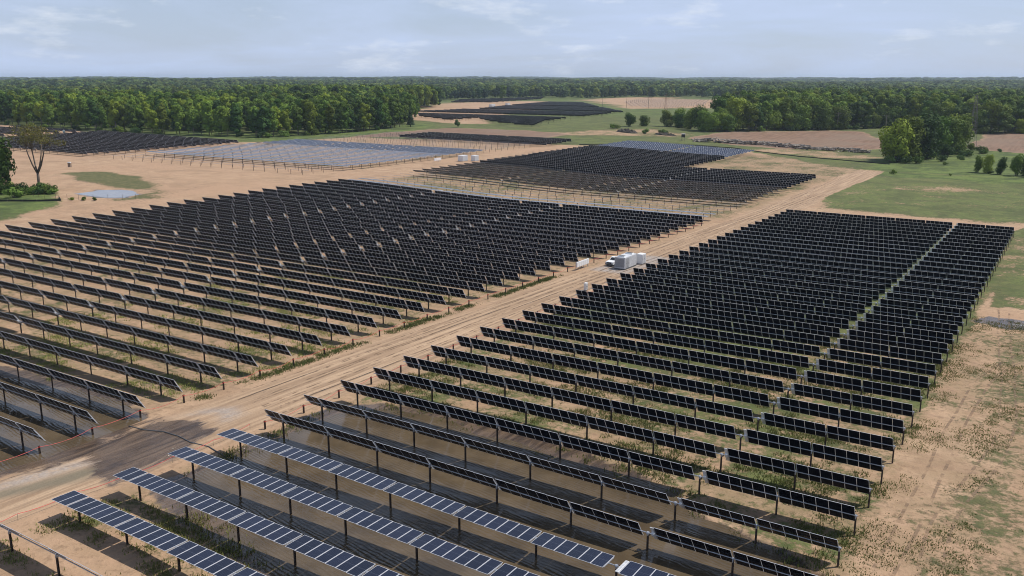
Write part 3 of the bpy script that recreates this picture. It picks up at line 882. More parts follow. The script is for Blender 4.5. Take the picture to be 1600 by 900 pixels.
# tyre tracks pressed into the sand
def rut_mat():
    mt, n, l, b = new_mat('pressed_tyre_track')
    geo = n.new('ShaderNodeNewGeometry')
    f = noise(n, l, geo.outputs['Position'], .55, 6, .7)
    l.new(mixc(n, l, maprange(n, l, noise(n, l, geo.outputs['Position'], 2.2, 4), .35, .65), (0.185, 0.122, 0.077), (0.265, 0.180, 0.116)), b.inputs['Base Color'])
    b.inputs['Roughness'].default_value = .95
    tr = n.new('ShaderNodeBsdfTransparent'); mx = n.new('ShaderNodeMixShader')
    l.new(maprange(n, l, f, .42, .62, .0, .62), mx.inputs['Fac'])
    l.new(tr.outputs['BSDF'], mx.inputs[1]); l.new(b.outputs['BSDF'], mx.inputs[2])
    l.new(mx.outputs['Shader'], n['Material Output'].inputs['Surface'])
    return mt
M_RUT = rut_mat()
def spline(pts, step=1.2):
    P = [np.array(p, float) for p in pts]; P = [2 * P[0] - P[1]] + P + [2 * P[-1] - P[-2]]; out = []
    for a, b_, c, d in zip(P[:-3], P[1:-2], P[2:-1], P[3:]):
        n_ = max(2, int(np.linalg.norm(c - b_) / step))
        for t in np.linspace(0, 1, n_, endpoint=False):
            out.append(.5 * ((2 * b_) + (c - a) * t + (2 * a - 5 * b_ + 4 * c - d) * t * t + (3 * b_ - a - 3 * c + d) * t ** 3))
    out.append(P[-2]); return np.array(out)
def tyre_track(pts, label, w=.32, gauge=1.75):
    C = spline(pts); T = np.gradient(C, axis=0); T /= np.linalg.norm(T, axis=1, keepdims=True); Nn = np.stack([-T[:, 1], T[:, 0]], 1)
    V, Q = [], []
    for side in (-1, 1):
        wob = .08 * np.sin(np.arange(len(C)) * .37 + side)[:, None]
        a = C + Nn * (side * gauge / 2 - w / 2 + wob); b_ = C + Nn * (side * gauge / 2 + w / 2 + wob)
        base = len(V)
        for p, q in zip(a, b_): V += [(p[0], p[1], 0), (q[0], q[1], 0)]
        Q += [(base + 2 * k, base + 2 * k + 1, base + 2 * k + 3, base + 2 * k + 2) for k in range(len(C) - 1)]
    V = np.array(V); V[:, 2] = zground(V[:, 0], V[:, 1]) + .028
    tag(link('tyre_track', np_mesh('tyre_track', V, np.array(Q), M_RUT)), label, 'track', kind='structure')
for k, (x0_, amp, ph) in enumerate(((-4.6, .5, 0.), (-6.6, .7, 1.), (-8.6, .6, 2.2), (-10.6, .6, 3.1), (-12.2, .4, 4.0))):
    tyre_track([(x0_ + amp * math.sin(ph + y * .045) - .02 * max(0, y - 90) * (1 if x0_ > -9 and y < 125 and y > 95 else 0), y) for y in range(6, 300, 20)], 'pair of worn tyre tracks running along the sandy road')
for pts, lab in (([(66.5, 0), (67.5, 25), (68, 50), (70, 75), (78, 96), (95, 104)], 'pair of tyre tracks down the sandy verge past the row ends'),
                 ([(71, -5), (70, 20), (73, 45), (72, 70), (70, 92), (68, 118)], 'second pair of tyre tracks on the sandy verge'),
                 ([(80, 60), (75, 80), (74, 100), (80, 118)], 'curved tyre tracks near the pale puddle'),
                 ([(-30, 196), (-90, 197), (-150, 200), (-190, 195), (-205, 170), (-200, 140), (-185, 100), (-176, 60)], 'tyre tracks curving round the far ends of the long rows'),
                 ([(-20, 197), (-100, 200), (-170, 210), (-215, 222), (-230, 205), (-250, 190)], 'tyre tracks across the open sand behind the long rows'),
                 ([(-182, 230), (-186, 270), (-184, 320), (-188, 370), (-190, 420)], 'tyre tracks along the far lane beside the pale rows'),
                 ([(-12, 300), (-14, 345), (-22, 375), (-45, 392), (-75, 385), (-82, 400)], 'tyre tracks looping over the bare sand patch'),
                 ([(-9, 250), (2, 262), (8, 255), (4, 245), (-6, 238)], 'tight loop of tyre tracks at the road bend')):
    tyre_track(pts, lab)

# ------------------------------------------------------------------ inverter station, pickup and cabinets
def station(x, y, L, W, H, label, name='inverter_station', group=None):
    z = gz(x, y)
    t = tag(empty(name, (x, y, z)), label, 'inverter', group)
    mb = MB(); mb.box((0, 0, -.2), (W, L, .22)); mb.build('skid_base', [M_DGREY], t)
    mb = MB(); mb.box((.04, .04, .22), (W - .04, L - .04, H))
    for k in range(int((L - .3) / .28)):                       # corrugated long sides
        yy = .2 + k * .28
        mb.box((W - .04, yy, .4), (W - .012, yy + .13, H - .15)); mb.box((.012, yy, .4), (.04, yy + .13, H - .15))
    for xx in (0, W - .13):
        for yy in (0, L - .13): mb.box((xx, yy, .2), (xx + .13, yy + .13, H + .02))
    mb.box((0, 0, H - .12), (W, .035, H + .02)); mb.box((0, L - .035, H - .12), (W, L, H + .02))
    mb.build('container_body', [M_PALEGREY], t)
    for k in range(int(W / .24)):                              # louvred end
        mm = MB(); mm.box((.16 + k * .22, -.03, .5), (.32 + k * .22, .04, H - .3)); mm.build('louvre_panel', [M_MGREY], t)
    for k in range(2):
        d = MB(); d.box((W - .01, .5 + k * 1.0, .35), (W + .03, 1.35 + k * 1.0, H - .25)); dd = d.build('door', [M_MGREY], t)
        hd = MB(); hd.box((W + .03, .6 + k * 1.0, 1.2), (W + .07, .66 + k * 1.0, 1.5)); hd.build('handle', [M_DGREY], dd)
    for k in range(2):
        v = MB(); v.box((.4, .5 + k * (L - 2.2), H), (W - .4, 1.6 + k * (L - 2.2), H + .26), 0, .05)
        vv = v.build('roof_vent', [M_WHITE], t)
        g = MB(); g.box((.55, .65 + k * (L - 2.2), H + .262), (W - .55, 1.45 + k * (L - 2.2), H + .28)); g.build('grille', [M_DGREY], vv)
    return t
station(-9.3, 111.2, 6.2, 2.55, 2.75, 'white containerised inverter station on the grey gravel pad')
def cabinet(x, y, w, d, h, label, mat=None, rz=0.0):
    t = tag(empty('transformer_cabinet', (x, y, gz(x, y)), rz), label, 'cabinet')
    b = MB(); b.box((0, 0, -.1), (w, d, .15)); b.build('base', [M_DGREY], t)
    b = MB(); b.box((.03, .03, .15), (w - .03, d - .03, h)); b.box((0, 0, h), (w, d, h + .06)); b.build('housing', [mat or M_WHITE], t)
    for k in range(2):
        f = MB(); f.box((w - .03, .1 + k * d / 2, .3), (w + .02, d / 2 - .05 + k * d / 2, h - .15)); dd = f.build('door', [M_LGREY], t)
        hd = MB(); hd.box((w + .02, .18 + k * d / 2, h * .5), (w + .05, .23 + k * d / 2, h * .5 + .2)); hd.build('handle', [M_DGREY], dd)
    return t
cabinet(-7.6, 119.2, 1.5, 2.0, 2.3, 'white transformer cabinet with grey doors behind the inverter station')
cabinet(-4.6, 87.6, .5, .9, 1.5, 'small white cabinet at the road end of a steep row')
cabinet(-190.5, 299.5, 3.0, 4.5, 2.9, 'large white cabinet beside the pale reflecting rows')
cabinet(-185.5, 304.0, 2.4, 3.5, 2.8, 'smaller white cabinet behind the large one by the pale rows')
cabinet(-596, 926, 4, 9, 3.2, 'white container by the distant hillside array')
cabinet(-612, 990, 4, 7, 3.0, 'white container on bare sand beyond the distant hillside array')
def equipment_rack(x, y, L, h, label):
    t = tag(empty('equipment_rack', (x, y, gz(x, y))), label, 'rack')
    for yy in np.linspace(.1, L - .1, 4):
        b = MB(); b.box((-.05, yy - .05, -.2), (.05, yy + .05, h)); b.build('leg', [M_GALV], t)
    for k in range(int(L / .95)):
        b = MB(); b.box((.05, .1 + k * .95, h * .4), (.32, .98 + k * .95, h + .1)); b.box((.33, .16 + k * .95, h * .45), (.345, .92 + k * .95, h + .05), 0)
        b.build('equipment_box', [M_WHITE], t)
    return t
equipment_rack(-15.6, 104.4, 5.8, 1.75, 'row of white boxes on a steel rack beside the road near the station')
equipment_rack(-197.0, 288.0, 5.8, 1.9, 'white boxes on a steel rack by the pale reflecting rows')

def pickup(x, y, rz, label):
    t = tag(empty('pickup_truck', (x, y, gz(x, y)), rz), label, 'pickup truck')
    def pr(prof, w, mi=0, inset=0.0):
        mb = MB(); n = len(prof)
        mb.add([(-w / 2, a, b) for a, b in prof] + [(w / 2, a, b) for a, b in prof],
               [tuple(range(n)), tuple(range(2 * n - 1, n - 1, -1))] + [(i, n + i, n + (i + 1) % n, (i + 1) % n) for i in range(n)], mi)
        return mb
    body = [(-2.75, .45), (-2.8, .75), (-2.7, 1.08), (-1.35, 1.18), (-1.2, 1.2), (.75, 1.2), (.8, 1.15), (2.75, 1.15), (2.78, .5)]
    pr(body, 1.95).build('body', [M_WHITE], t)
    cabp = [(-1.25, 1.2), (-.45, 1.82), (.45, 1.86), (.8, 1.2)]
    pr(cabp, 1.7).build('cab', [M_WHITE], t)
    w = MB(); w.add([(-.72, -1.17, 1.28), (.72, -1.17, 1.28), (.66, -.55, 1.77), (-.66, -.55, 1.77)], [(0, 1, 2, 3)]); w.build('windscreen', [M_WINDOW], t)
    for sx in (-1, 1):
        w = MB(); a = sx * .856; w.add([(a, -.95, 1.28), (a, .62, 1.28), (a, .42, 1.74), (a, -.42, 1.74)], [(0, 1, 2, 3)]); w.build('side_window', [M_WINDOW], t)
        hl = MB(); hl.box((sx * .78 - .16, -2.83, .82), (sx * .78 + .16, -2.74, 1.0)); hl.build('headlight', [M_LGREY], t)
        for yy in (-1.75, 1.75):
            wh = MB(); wh.tube([(sx * .80, yy, .38), (sx * 1.0, yy, .38)], .38, 14); tw = wh.build('wheel', [M_BLACK], t)
            rm = MB(); rm.tube([(sx * 1.0, yy, .38), (sx * 1.012, yy, .38)], .22, 12); rm.build('rim', [M_GALV], tw)
    g = MB(); g.box((-.6, -2.84, .72), (.6, -2.76, 1.0)); g.build('grille', [M_BLACK], t)
    bpr = MB(); bpr.box((-.98, -2.92, .42), (.98, -2.74, .66)); bpr.build('bumper', [M_DGREY], t)
    bed = MB(); bed.box((-.8, .95, 1.152), (.8, 2.65, 1.17)); bed.build('truck_bed', [M_DGREY], t)
    return t
pickup(-11.3, 115.6, R(-4), 'white pickup truck parked beside the inverter station')

# portable toilets
def toilet(x, y, mat, label):
    t = tag(empty('portable_toilet', (x, y, gz(x, y)), R(30)), label, 'portable toilet')
    b = MB(); b.box((-.6, -.6, 0), (.6, .6, 2.15)); b.build('cabin', [mat], t)
    b = MB(); b.box((-.64, -.64, 2.15), (.64, .64, 2.32), 0, .14); b.build('roof', [M_WHITE], t)
    b = MB(); b.box((-.42, -.64, .1), (.42, -.6, 2.0)); d = b.build('door', [mat], t)
    b = MB(); b.box((.28, -.68, 1.0), (.36, -.64, 1.2)); b.build('handle', [M_DGREY], d)
toilet(-319, 169.9, M_TAN, 'tan portable toilet alone on the sand beyond the pond')
toilet(-543, 302, M_TEAL, 'pale teal portable toilet at the foot of the wood')

# deer blind on stilts
t = tag(empty('hunting_blind', (-148.7, 497, gz(-148.7, 497)), R(20)), 'dark hunting blind on stilts at the corner of the brown field', 'hunting blind')
for sx in (-1, 1):
    for sy in (-1, 1):
        b = MB(); b.tube([(sx * 1.2, sy * 1.2, -.3), (sx * .8, sy * .8, 2.4)], .1, 6); b.build('leg', [M_WOODPOLE], t)
b = MB(); b.box((-1.2, -1.2, 2.3), (1.2, 1.2, 4.4)); cab_ = b.build('cabin', [M_SOILHEAP], t)
b = MB(); b.box((-1.4, -1.4, 4.4), (1.4, 1.4, 4.6), 0, .2); b.build('roof', [M_LGREY], t)
b = MB(); b.box((-.7, -1.23, 3.3), (.7, -1.19, 3.8)); b.build('window', [M_BLACK], cab_)

# felled logs along the field edge
LOGS = []
for k in range(5):
    mb = MB(); Lg = random.uniform(5, 11); r0 = random.uniform(.28, .5)
    bend = random.uniform(-.3, .3)
    mb.tube([(-Lg / 2, 0, r0), (0, bend, r0 * 1.05), (Lg / 2, 0, r0)], [r0, r0 * .9, r0 * .7], 8)
    LOGS.append(mb.mesh('felled_log', [M_LOG]))
lp = [(-142.7, 496.4), (-120, 507), (-97.6, 512), (-75, 503), (-52, 495), (-31, 492)]
for k in range(170):
    u_ = random.random() * (len(lp) - 1); a = int(u_); t_ = u_ - a
    x = lp[a][0] + (lp[a + 1][0] - lp[a][0]) * t_; y = lp[a][1] + (lp[a + 1][1] - lp[a][1]) * t_ + random.gauss(0, 1.6)
    o = link('felled_log', random.choice(LOGS))
    o.location = (x, y, gz(x, y) + random.choice((0, .2, .6, 1.1, 1.5)))
    o.rotation_euler = (0, random.uniform(-.16, .16), random.uniform(0, math.pi))
    tag(o, 'felled grey log in the long heap along the brown field', 'log', 'felled logs beside the brown field')

# heaps of brush
def heap(x, y, L, W, H, label, rz=0.0, name='brush_heap', mat=None):
    n = 26; v = []
    for j in range(n + 1):
        for i in range(n + 1):
            a, b_ = i / n * 2 - 1, j / n * 2 - 1
            r2 = max(0, 1 - a * a - b_ * b_)
            v.append((a * L / 2, b_ * W / 2, H * r2 ** .6 * (1 + .5 * math.sin(9 * a + 5 * b_) * math.sin(7 * b_ - 3 * a)) + random.uniform(-.3, .3) * (r2 > 0) - .15))
    q = [(j * (n + 1) + i, j * (n + 1) + i + 1, (j + 1) * (n + 1) + i + 1, (j + 1) * (n + 1) + i) for j in range(n) for i in range(n)]
    me = np_mesh(name, np.array(v), np.array(q), mat or M_SOILHEAP)
    o = link(name, me); o.location = (x, y, gz(x, y)); o.rotation_euler = (0, 0, rz)
    return tag(o, label, 'brush heap')
heap(-213, 545, 26, 8, 2.2, 'long dark heap of brush and soil on the dry grass', R(-30))
heap(-178, 535, 24, 6, 1.4, 'low dark heap of brush beside the scrub and the blind', R(-25))

# silt fences
def fence_line(pts, h, label, mat, post_mat, spacing=3.0, name='silt_fence', skirt=True):
    t = tag(empty(name, (pts[0][0], pts[0][1], gz(*pts[0]))), label, 'fence')
    ox, oy, oz = t.location
    P2 = []
    for (xa, ya), (xb, yb) in zip(pts[:-1], pts[1:]):
        n = max(1, int(math.hypot(xb - xa, yb - ya) / spacing))
        P2 += [(xa + (xb - xa) * k / n, ya + (yb - ya) * k / n) for k in range(n)]
    P2.append(pts[-1])
    if skirt:
        mb = MB(); v = []
        for x, y in P2:
            z = gz(x, y) - oz; xx = x - ox + random.uniform(-.1, .1); yy = y - oy
            v += [(xx, yy - .03, z - .1), (xx, yy - .03, z + h * random.uniform(.85, 1)), (xx, yy + .03, z + h * .9), (xx, yy + .03, z - .1)]
        f = []
        for k in range(len(P2) - 1):
            b_ = 4 * k
            f += [(b_, b_ + 4, b_ + 5, b_ + 1), (b_ + 1, b_ + 5, b_ + 6, b_ + 2), (b_ + 2, b_ + 6, b_ + 7, b_ + 3)]
        mb.add(v, f); mb.build('fabric', [mat], t)
    pm = MB(); pm.tube([(0, 0, -.4), (0, 0, h * 1.15)], .045, 5); pme = pm.mesh('post', [post_mat])
    for x, y in P2: link('post', pme, t, Matrix.Translation((x - ox, y - oy, gz(x, y) - oz)))
    return t
fence_line([(-190, 428), (-150, 468), (-106.4, 476), (-57.8, 446.3), (-6.7, 426.9)], .5, 'low black silt fence in front of the log heap', M_BLACK, M_WOODPOLE, 6)
fence_line([(-262, 80), (-235, 91), (-222, 99), (-216, 104), (-224, 108)], .7, 'low black silt fence below the bushes near the bare-trunked tree', M_BLACK, M_WOODPOLE, 4)
fence_line([(-240, 106), (-226, 104), (-212, 108), (-199, 116), (-196, 119)], 1.7, 'line of thin fence posts around the pond', M_GALV, M_PILE, 4.2, 'pond_fence', False)

# utility poles, wires and lattice towers
def utility_pole(x, y, h, label):
    t = tag(empty('utility_pole', (x, y, gz(x, y)), R(10)), label, 'utility pole')
    b = MB(); b.tube([(0, 0, -1), (0, 0, h)], [.26, .16], 8); b.build('pole', [M_PALEBARK], t)
    b = MB(); b.box((-1.7, -.08, h - 1.0), (1.7, .08, h - .8)); c = b.build('crossarm', [M_WOODPOLE], t)
    for sx in (-1.5, 0, 1.5):
        b = MB(); b.tube([(sx, 0, h - .8), (sx, 0, h - .5)], .07, 6); b.build('insulator', [M_LGREY], c)
utility_pole(-50.3, 653, 14.5, 'leaning pale utility pole beside the dark wood near the big tree clump')
utility_pole(-92.2, 683, 14.0, 'pale utility pole with crossarm before the dark wood at the field edge')
for k, (x, y) in enumerate([(-470, 1010), (-430, 1000), (-395, 990)]):
    utility_pole(x, y, 15, f'{ordinal(k + 1)} thin utility pole in front of the distant pale array')
for yy in (0, 1.0, -1.0):
    pass
def catenary(a, b, sag, rad, label):
    mb = MB(); mb.tube([(a[0] + (b[0] - a[0]) * t, a[1] + (b[1] - a[1]) * t, a[2] + (b[2] - a[2]) * t - sag * 4 * t * (1 - t)) for t in np.linspace(0, 1, 14)], rad, 4)
    tag(mb.build('power_line', [M_LATTICE]), label, 'wire')
z1, z2 = gz(-50.3, 653) + 14, gz(-92.2, 683) + 13.5
catenary((-50.3, 653, z1), (-92.2, 683, z2), .8, .03, 'thin wire between the two pale poles before the dark wood')
def lattice(x, y, h, w, mat, label):
    t = tag(empty('lattice_tower', (x, y, gz(x, y)), R(25)), label, 'tower')
    b = MB()
    def hw(z): return w / 2 * (1 - .82 * z / h)
    for sx in (-1, 1):
        for sy in (-1, 1): b.tube([(sx * hw(0), sy * hw(0), -.5), (sx * hw(h), sy * hw(h), h)], .09, 4)
    lv = list(np.linspace(0, h, 12))
    for za, zc in zip(lv[:-1], lv[1:]):
        for q in ((-1, -1, 1, -1), (1, -1, 1, 1), (1, 1, -1, 1), (-1, 1, -1, -1)):
            b.tube([(q[0] * hw(za), q[1] * hw(za), za), (q[2] * hw(zc), q[3] * hw(zc), zc)], .05, 4)
            b.tube([(q[2] * hw(za), q[3] * hw(za), za), (q[0] * hw(zc), q[1] * hw(zc), zc)], .05, 4)
    b.build('lattice_mast', [mat], t)
    for z in (h - 2, h - 5.5):
        c = MB(); c.box((-4.2, -.12, z), (4.2, .12, z + .2)); c.build('crossarm', [mat], t)
lattice(15.8, 575.8, 32, 5, M_LATTICE, 'tall grey lattice tower standing beside the orange field')
lattice(-352, 945, 19, 4, M_RUSTRED, 'short reddish lattice tower behind the scrub trees')

# ------------------------------------------------------------------ trees
def leaf_cloud(lobes, n, size, flat=0.0, jitter=.28):
    """n leaf-clump quads spread over and inside ellipsoid lobes (cx,cy,cz,rx,ry,rz)"""
    lob = np.array(lobes, float)
    wgt = (lob[:, 3] * lob[:, 4] * lob[:, 5]) ** (2 / 3); wgt /= wgt.sum()
    idx = rng.choice(len(lob), n, p=wgt)
    d = rng.normal(size=(n, 3)); d /= np.linalg.norm(d, axis=1, keepdims=True)
    rad = 1 - np.abs(rng.normal(0, .13, n)); rad = np.clip(rad, .3, 1.12) + rng.normal(0, .05, n)
    c = lob[idx, :3] + d * rad[:, None] * lob[idx, 3:]
    nrm = d + rng.normal(0, jitter, (n, 3)); nrm[:, 2] += .18
    nrm /= np.linalg.norm(nrm, axis=1, keepdims=True)
    t = np.cross(nrm, rng.normal(size=(n, 3))); t /= np.linalg.norm(t, axis=1, keepdims=True)
    b = np.cross(nrm, t)
    s = size * rng.uniform(.55, 1.35, n)[:, None]
    asp = rng.uniform(.5, 1.0, n)[:, None]
    V = np.stack([c - t * s - b * s * asp * .4, c + t * s * .25 - b * s * asp, c + t * s + b * s * asp * .3, c - t * s * .2 + b * s * asp], 1).reshape(-1, 3)
    return V, np.arange(4 * n).reshape(n, 4)

def crown_mesh(name, lobes, n, size, mat):
    V, Q = leaf_cloud(lobes, n, size)
    return np_mesh(name, V, Q, mat)

def broad_lobes(h, w, base, k):
    L = []
    for j in range(k):
        t = random.random()
        z = base + (h - base) * (0.12 + .76 * t)
        prof = math.sin(math.pi * min(1, max(.12, (z - base) / (h - base) * .85 + .12))) ** .7
        a = random.uniform(0, 2 * math.pi); rr = w * .5 * prof * random.uniform(.25, .72)
        r_ = w * random.uniform(.17, .27)
        L.append((rr * math.cos(a), rr * math.sin(a), z, r_, r_, r_ * random.uniform(.75, 1.0)))
    L.append((0, 0, base + (h - base) * .55, w * .3, w * .3, (h - base) * .36))
    return L

def trunk_mesh(h, r0, nl, mat, spread=3.0, fork=.35):
    mb = MB()
    lean = random.uniform(-.4, .4)
    mb.tube([(0, 0, -.5), (lean * .3, 0, h * .25), (lean, .1, h * .55), (lean * 1.2, 0, h * .86)], [r0, r0 * .8, r0 * .5, r0 * .12], 8)
    for k in range(nl):
        a = 2 * math.pi * k / nl + random.uniform(-.4, .4); z0 = h * random.uniform(fork, .6)
        ex = spread * random.uniform(.6, 1.1)
        mb.tube([(lean * .6, 0, z0), (lean * .6 + ex * .5 * math.cos(a), ex * .5 * math.sin(a), z0 + h * .13), (lean * .6 + ex * math.cos(a), ex * math.sin(a), z0 + h * .28)], [r0 * .42, r0 * .28, r0 * .07], 6)
    return mb.mesh('trunk', [mat], True)

TREES = []        # (crown mesh, trunk mesh, nominal height)
for k in range(7):
    h = 22.0; w = random.uniform(9.5, 13.0); base = random.choice((.6, 1.5, 3.0))
    TREES.append((crown_mesh('crown', broad_lobes(h, w, base, 15), 2300, .60, M_LEAF), trunk_mesh(h, .32, 5, random.choice((M_BARK, M_PALEBARK)), w * .33), h))
ROUND = []
for k in range(3):
    h = 22.0; w = random.uniform(15, 18)
    ROUND.append((crown_mesh('crown', broad_lobes(h, w, .2, 22), 3600, .55, M_LEAF), trunk_mesh(h, .45, 6, M_BARK, w * .33), h))
CONIF = []
for k in range(2):
    h = 22.0; L = []
    for z in np.linspace(2.5, h - .6, 15):
        r_ = 3.6 * (1 - z / h) + .35
        L.append((0, 0, z, r_, r_, .8))
    CONIF.append((crown_mesh('crown', L, 1500, .45, M_CONIFER), trunk_mesh(h, .3, 3, M_BARK, 1.0), h))
SHRUBS = []
for k in range(3):
    L = [(random.uniform(-1.5, 1.5), random.uniform(-1.5, 1.5), random.uniform(.8, 2.2), random.uniform(.8, 1.4), random.uniform(.8, 1.4), random.uniform(.7, 1.2)) for _ in range(7)]
    SHRUBS.append(crown_mesh('foliage', L, 700, .24, M_BUSH))
SHRUB_STEM = MB()
for k in range(5):
    a = k * 1.3; SHRUB_STEM.tube([(0, 0, -.3), (.5 * math.cos(a), .5 * math.sin(a), .9), (1.1 * math.cos(a), 1.1 * math.sin(a), 1.9)], [.07, .05, .02], 5)
SHRUB_STEM = SHRUB_STEM.mesh('stem', [M_BARK])
LOWTREES = []
for k in range(6):
    h = 20.0; w = random.uniform(10, 13)
    me = crown_mesh('far_crown', broad_lobes(h, w, 1.0, 8), 330, 1.35, M_LEAF_FAR)
    LOWTREES.append(me)

def tree(x, y, h, label, group=None, proto=None, wide=1.0, name='broadleaf_tree'):
    cr, tr, hh = proto or random.choice(TREES)
    s = h / hh
    t = tag(empty(name, (x, y, gz(x, y)), random.uniform(0, 6.28), (s * wide, s * wide, s)), label, 'tree', group)
    link('crown', cr, t); link('trunk', tr, t)
    return t

def along(pts, step, jit):
    out = []
    for (xa, ya), (xb, yb) in zip(pts[:-1], pts[1:]):
        n = max(1, int(math.hypot(xb - xa, yb - ya) / step))
        out += [(xa + (xb - xa) * (k + random.uniform(.2, .8)) / n + random.uniform(-jit, jit), ya + (yb - ya) * (k + .5) / n + random.uniform(-jit, jit)) for k in range(n)]
    return out

WOOD_L = [(-760, 343), (-683, 331), (-544, 329), (-452, 343), (-396, 360), (-380, 428), (-390, 490)]
WOOD_R = [(-163, 580), (-130, 627), (-91, 690), (-57, 738), (11, 690), (38, 712), (120, 745)]
for row, (off, lab) in enumerate(((4, '{} front-edge tree of the wood behind the dark rows, from picture edge'), (13, '{} second-rank tree of the wood behind the dark rows, from picture edge'))):
    for k, (x, y) in enumerate(along([(a - off * .35, b + off * .9) for a, b in WOOD_L], 8.5 if row == 0 else 10, 2.5)):
        tree(x, y, random.uniform(15, 25), lab.format(ordinal(k + 1)), f"{'front' if row == 0 else 'second row'} trees of the wood behind the farthest dark rows")
for row, (off, lab) in enumerate(((3, '{} front-edge tree of the dark wood, counted from the scrub trees'), (13, '{} second-rank tree of the dark wood, counted from the scrub trees'))):
    for k, (x, y) in enumerate(along([(a, b + off) for a, b in WOOD_R], 8.5 if row == 0 else 11, 2.5)):
        tree(x, y, random.uniform(11, 23) if row == 0 else random.uniform(19, 27), lab.format(ordinal(k + 1)), f"{'front' if row == 0 else 'second row'} trees of the dark wood behind the brown field", wide=1.15, proto=random.choice(ROUND + TREES[:3]))
# clump at the meadow
for k, (x, y, h, w_) in enumerate([(-7, 444, 22, 1.0), (-3, 452, 24, 1.05), (-10, 456, 20, 1.0), (2, 468, 24, 1.1), (-4, 478, 22, 1.0), (6, 492, 23, 1.15), (2, 505, 24, 1.0), (11, 512, 21, 1.1), (14, 530, 22, 1.0), (9, 545, 21, 1.0)]):
    tree(x, y, h, f'{ordinal(k + 1)} tree from the near end of the big clump on the green meadow', 'trees of the clump on the meadow', wide=w_, proto=ROUND[k % 3])
for k, (x, y, h) in enumerate([(36, 409, 8), (40, 407, 9), (46, 404, 8.5), (52, 401, 10), (56, 403, 9.5), (60, 398, 11)]):
    tree(x, y, h, f'{ordinal(k + 1)} thin young tree in the short row on the green meadow', 'young trees on the meadow', wide=.8, proto=ROUND[k % 3])
# scrub trees by the brush heaps
for k, (x, y, h, w_) in enumerate([(-240, 608, 11, 1.3), (-232, 618, 9, 1.4), (-214, 622, 14, 1.2), (-206, 628, 15, 1.2), (-198, 612, 12, 1.3), (-186, 604, 17, 1.0), (-176, 596, 19, 1.0), (-170, 588, 16, 1.2), (-160, 584, 15, 1.2), (-152, 592, 13, 1.3)]):
    tree(x, y, h, f'{ordinal(k + 1)} scrub tree between the dry grass and the dark wood', 'scrub trees by the brush heaps', wide=w_, proto=ROUND[k % 3])
# solitary far trees
tree(-739, 1178, 27, 'tall lone tree standing behind the farthest dark array', wide=1.1)
tree(-388, 505, 15, 'dark bushy conifer at the corner of the wood by the ploughed field', proto=CONIF[0], wide=1.5, name='conifer_tree')
tree(-352, 520, 7, 'small round tree alone at the edge of the ploughed field', wide=1.4)
for k, (x, y, h) in enumerate([(-620, 560, 31), (-640, 575, 27), (-585, 600, 26)]):
    tree(x, y, h, f'{ordinal(k + 1)} dark conifer rising above the crowns of the wood', 'conifers above the wood', proto=CONIF[k % 2], name='conifer_tree')

# the bare-trunked tree by the pond: forked pale trunk, thin olive crown
t = tag(empty('forked_tree', (-246, 113.8, gz(-246, 113.8))), 'forked bare-trunked tree with a thin olive crown beside the pond', 'tree')
mb = MB(); tips = []
mb.tube([(0, 0, -.5), (0, 0, 3.5), (.1, 0, 7.0)], [.62, .5, .46], 10)
for (ax, ay, r_, hgt) in ((-7.0, 1.8, .27, 17), (-2.8, -2.4, .26, 18), (1.2, 2.4, .26, 18.5), (8.0, .4, .30, 18), (3.2, -2.6, .22, 18)):
    p = [(0, 0, 6.6), (ax * .32, ay * .4, 9.6), (ax * .55, ay * .7, 13.0), (ax * .85, ay, hgt)]
    mb.tube(p, [.40, r_, r_ * .8, r_ * .5], 7)
    for _ in range(9):
        a = random.uniform(0, 6.28); rr = 4.6 * math.sqrt(random.random())
        e = (ax + rr * math.cos(a), ay + rr * math.sin(a), hgt + random.uniform(.3, 5.2) - .035 * (ax * ax) * .4)
        b_ = random.uniform(.7, 1); st = (ax * .85 * b_, ay * b_, 9.6 + (hgt - 9.6) * b_)
        mb.tube([st, tuple((s_ * .4 + q * .6) for s_, q in zip(st, e)), e], [r_ * .45, r_ * .24, .03], 5); tips.append(e)
mb.build('trunk', [M_BARK], t, smooth=True)
V, Q = leaf_cloud([(e[0], e[1], e[2], 2.2, 2.2, 1.3) for e in tips], 3300, .21)
link('crown', np_mesh('crown', V, Q, M_LEAF_DULL), t)
tree(-259.5, 105, 24, 'dense dark green tree cut by the picture edge near the pond', wide=.9, proto=ROUND[0])
tree(-257.5, 108.5, 8.5, 'thin sapling with drooping leaves beside the forked tree', wide=.75)
tree(-254, 103.5, 9.5, 'leafy sapling below the forked tree among the bushes', wide=.9)
def shrub(x, y, s, label, group):
    t = tag(empty('shrub', (x, y, gz(x, y)), random.uniform(0, 6.28), s), label, 'shrub', group)
    link('foliage', random.choice(SHRUBS), t); link('stem', SHRUB_STEM, t)
for k in range(26):
    x = random.uniform(-272, -232); y = 100 + (x + 262) * .33 + random.uniform(-9, 8)
    if x > -240: y = min(y, 112)
    shrub(x, y, random.uniform(.7, 1.35), 'green shrub in the thicket below the forked tree', 'shrubs below the forked tree')
for x, y, s in ((-210, 108.5, .45), (-206, 110, .4), (-214, 106.5, .38)):
    shrub(x, y, s, 'low shrub beside the pond fence', 'shrubs by the pond fence')
for k in range(16):
    x, y = random.choice(((-192, 540), (-186, 536), (-180, 545), (-8, 436), (2, 438), (20, 500), (30, 520), (24, 470), (12, 455), (-240, 580)))
    shrub(x + random.uniform(-4, 4), y + random.uniform(-5, 5), random.uniform(.8, 1.6), 'rounded shrub scattered on the rough grass far behind', 'shrubs on the rough grass')
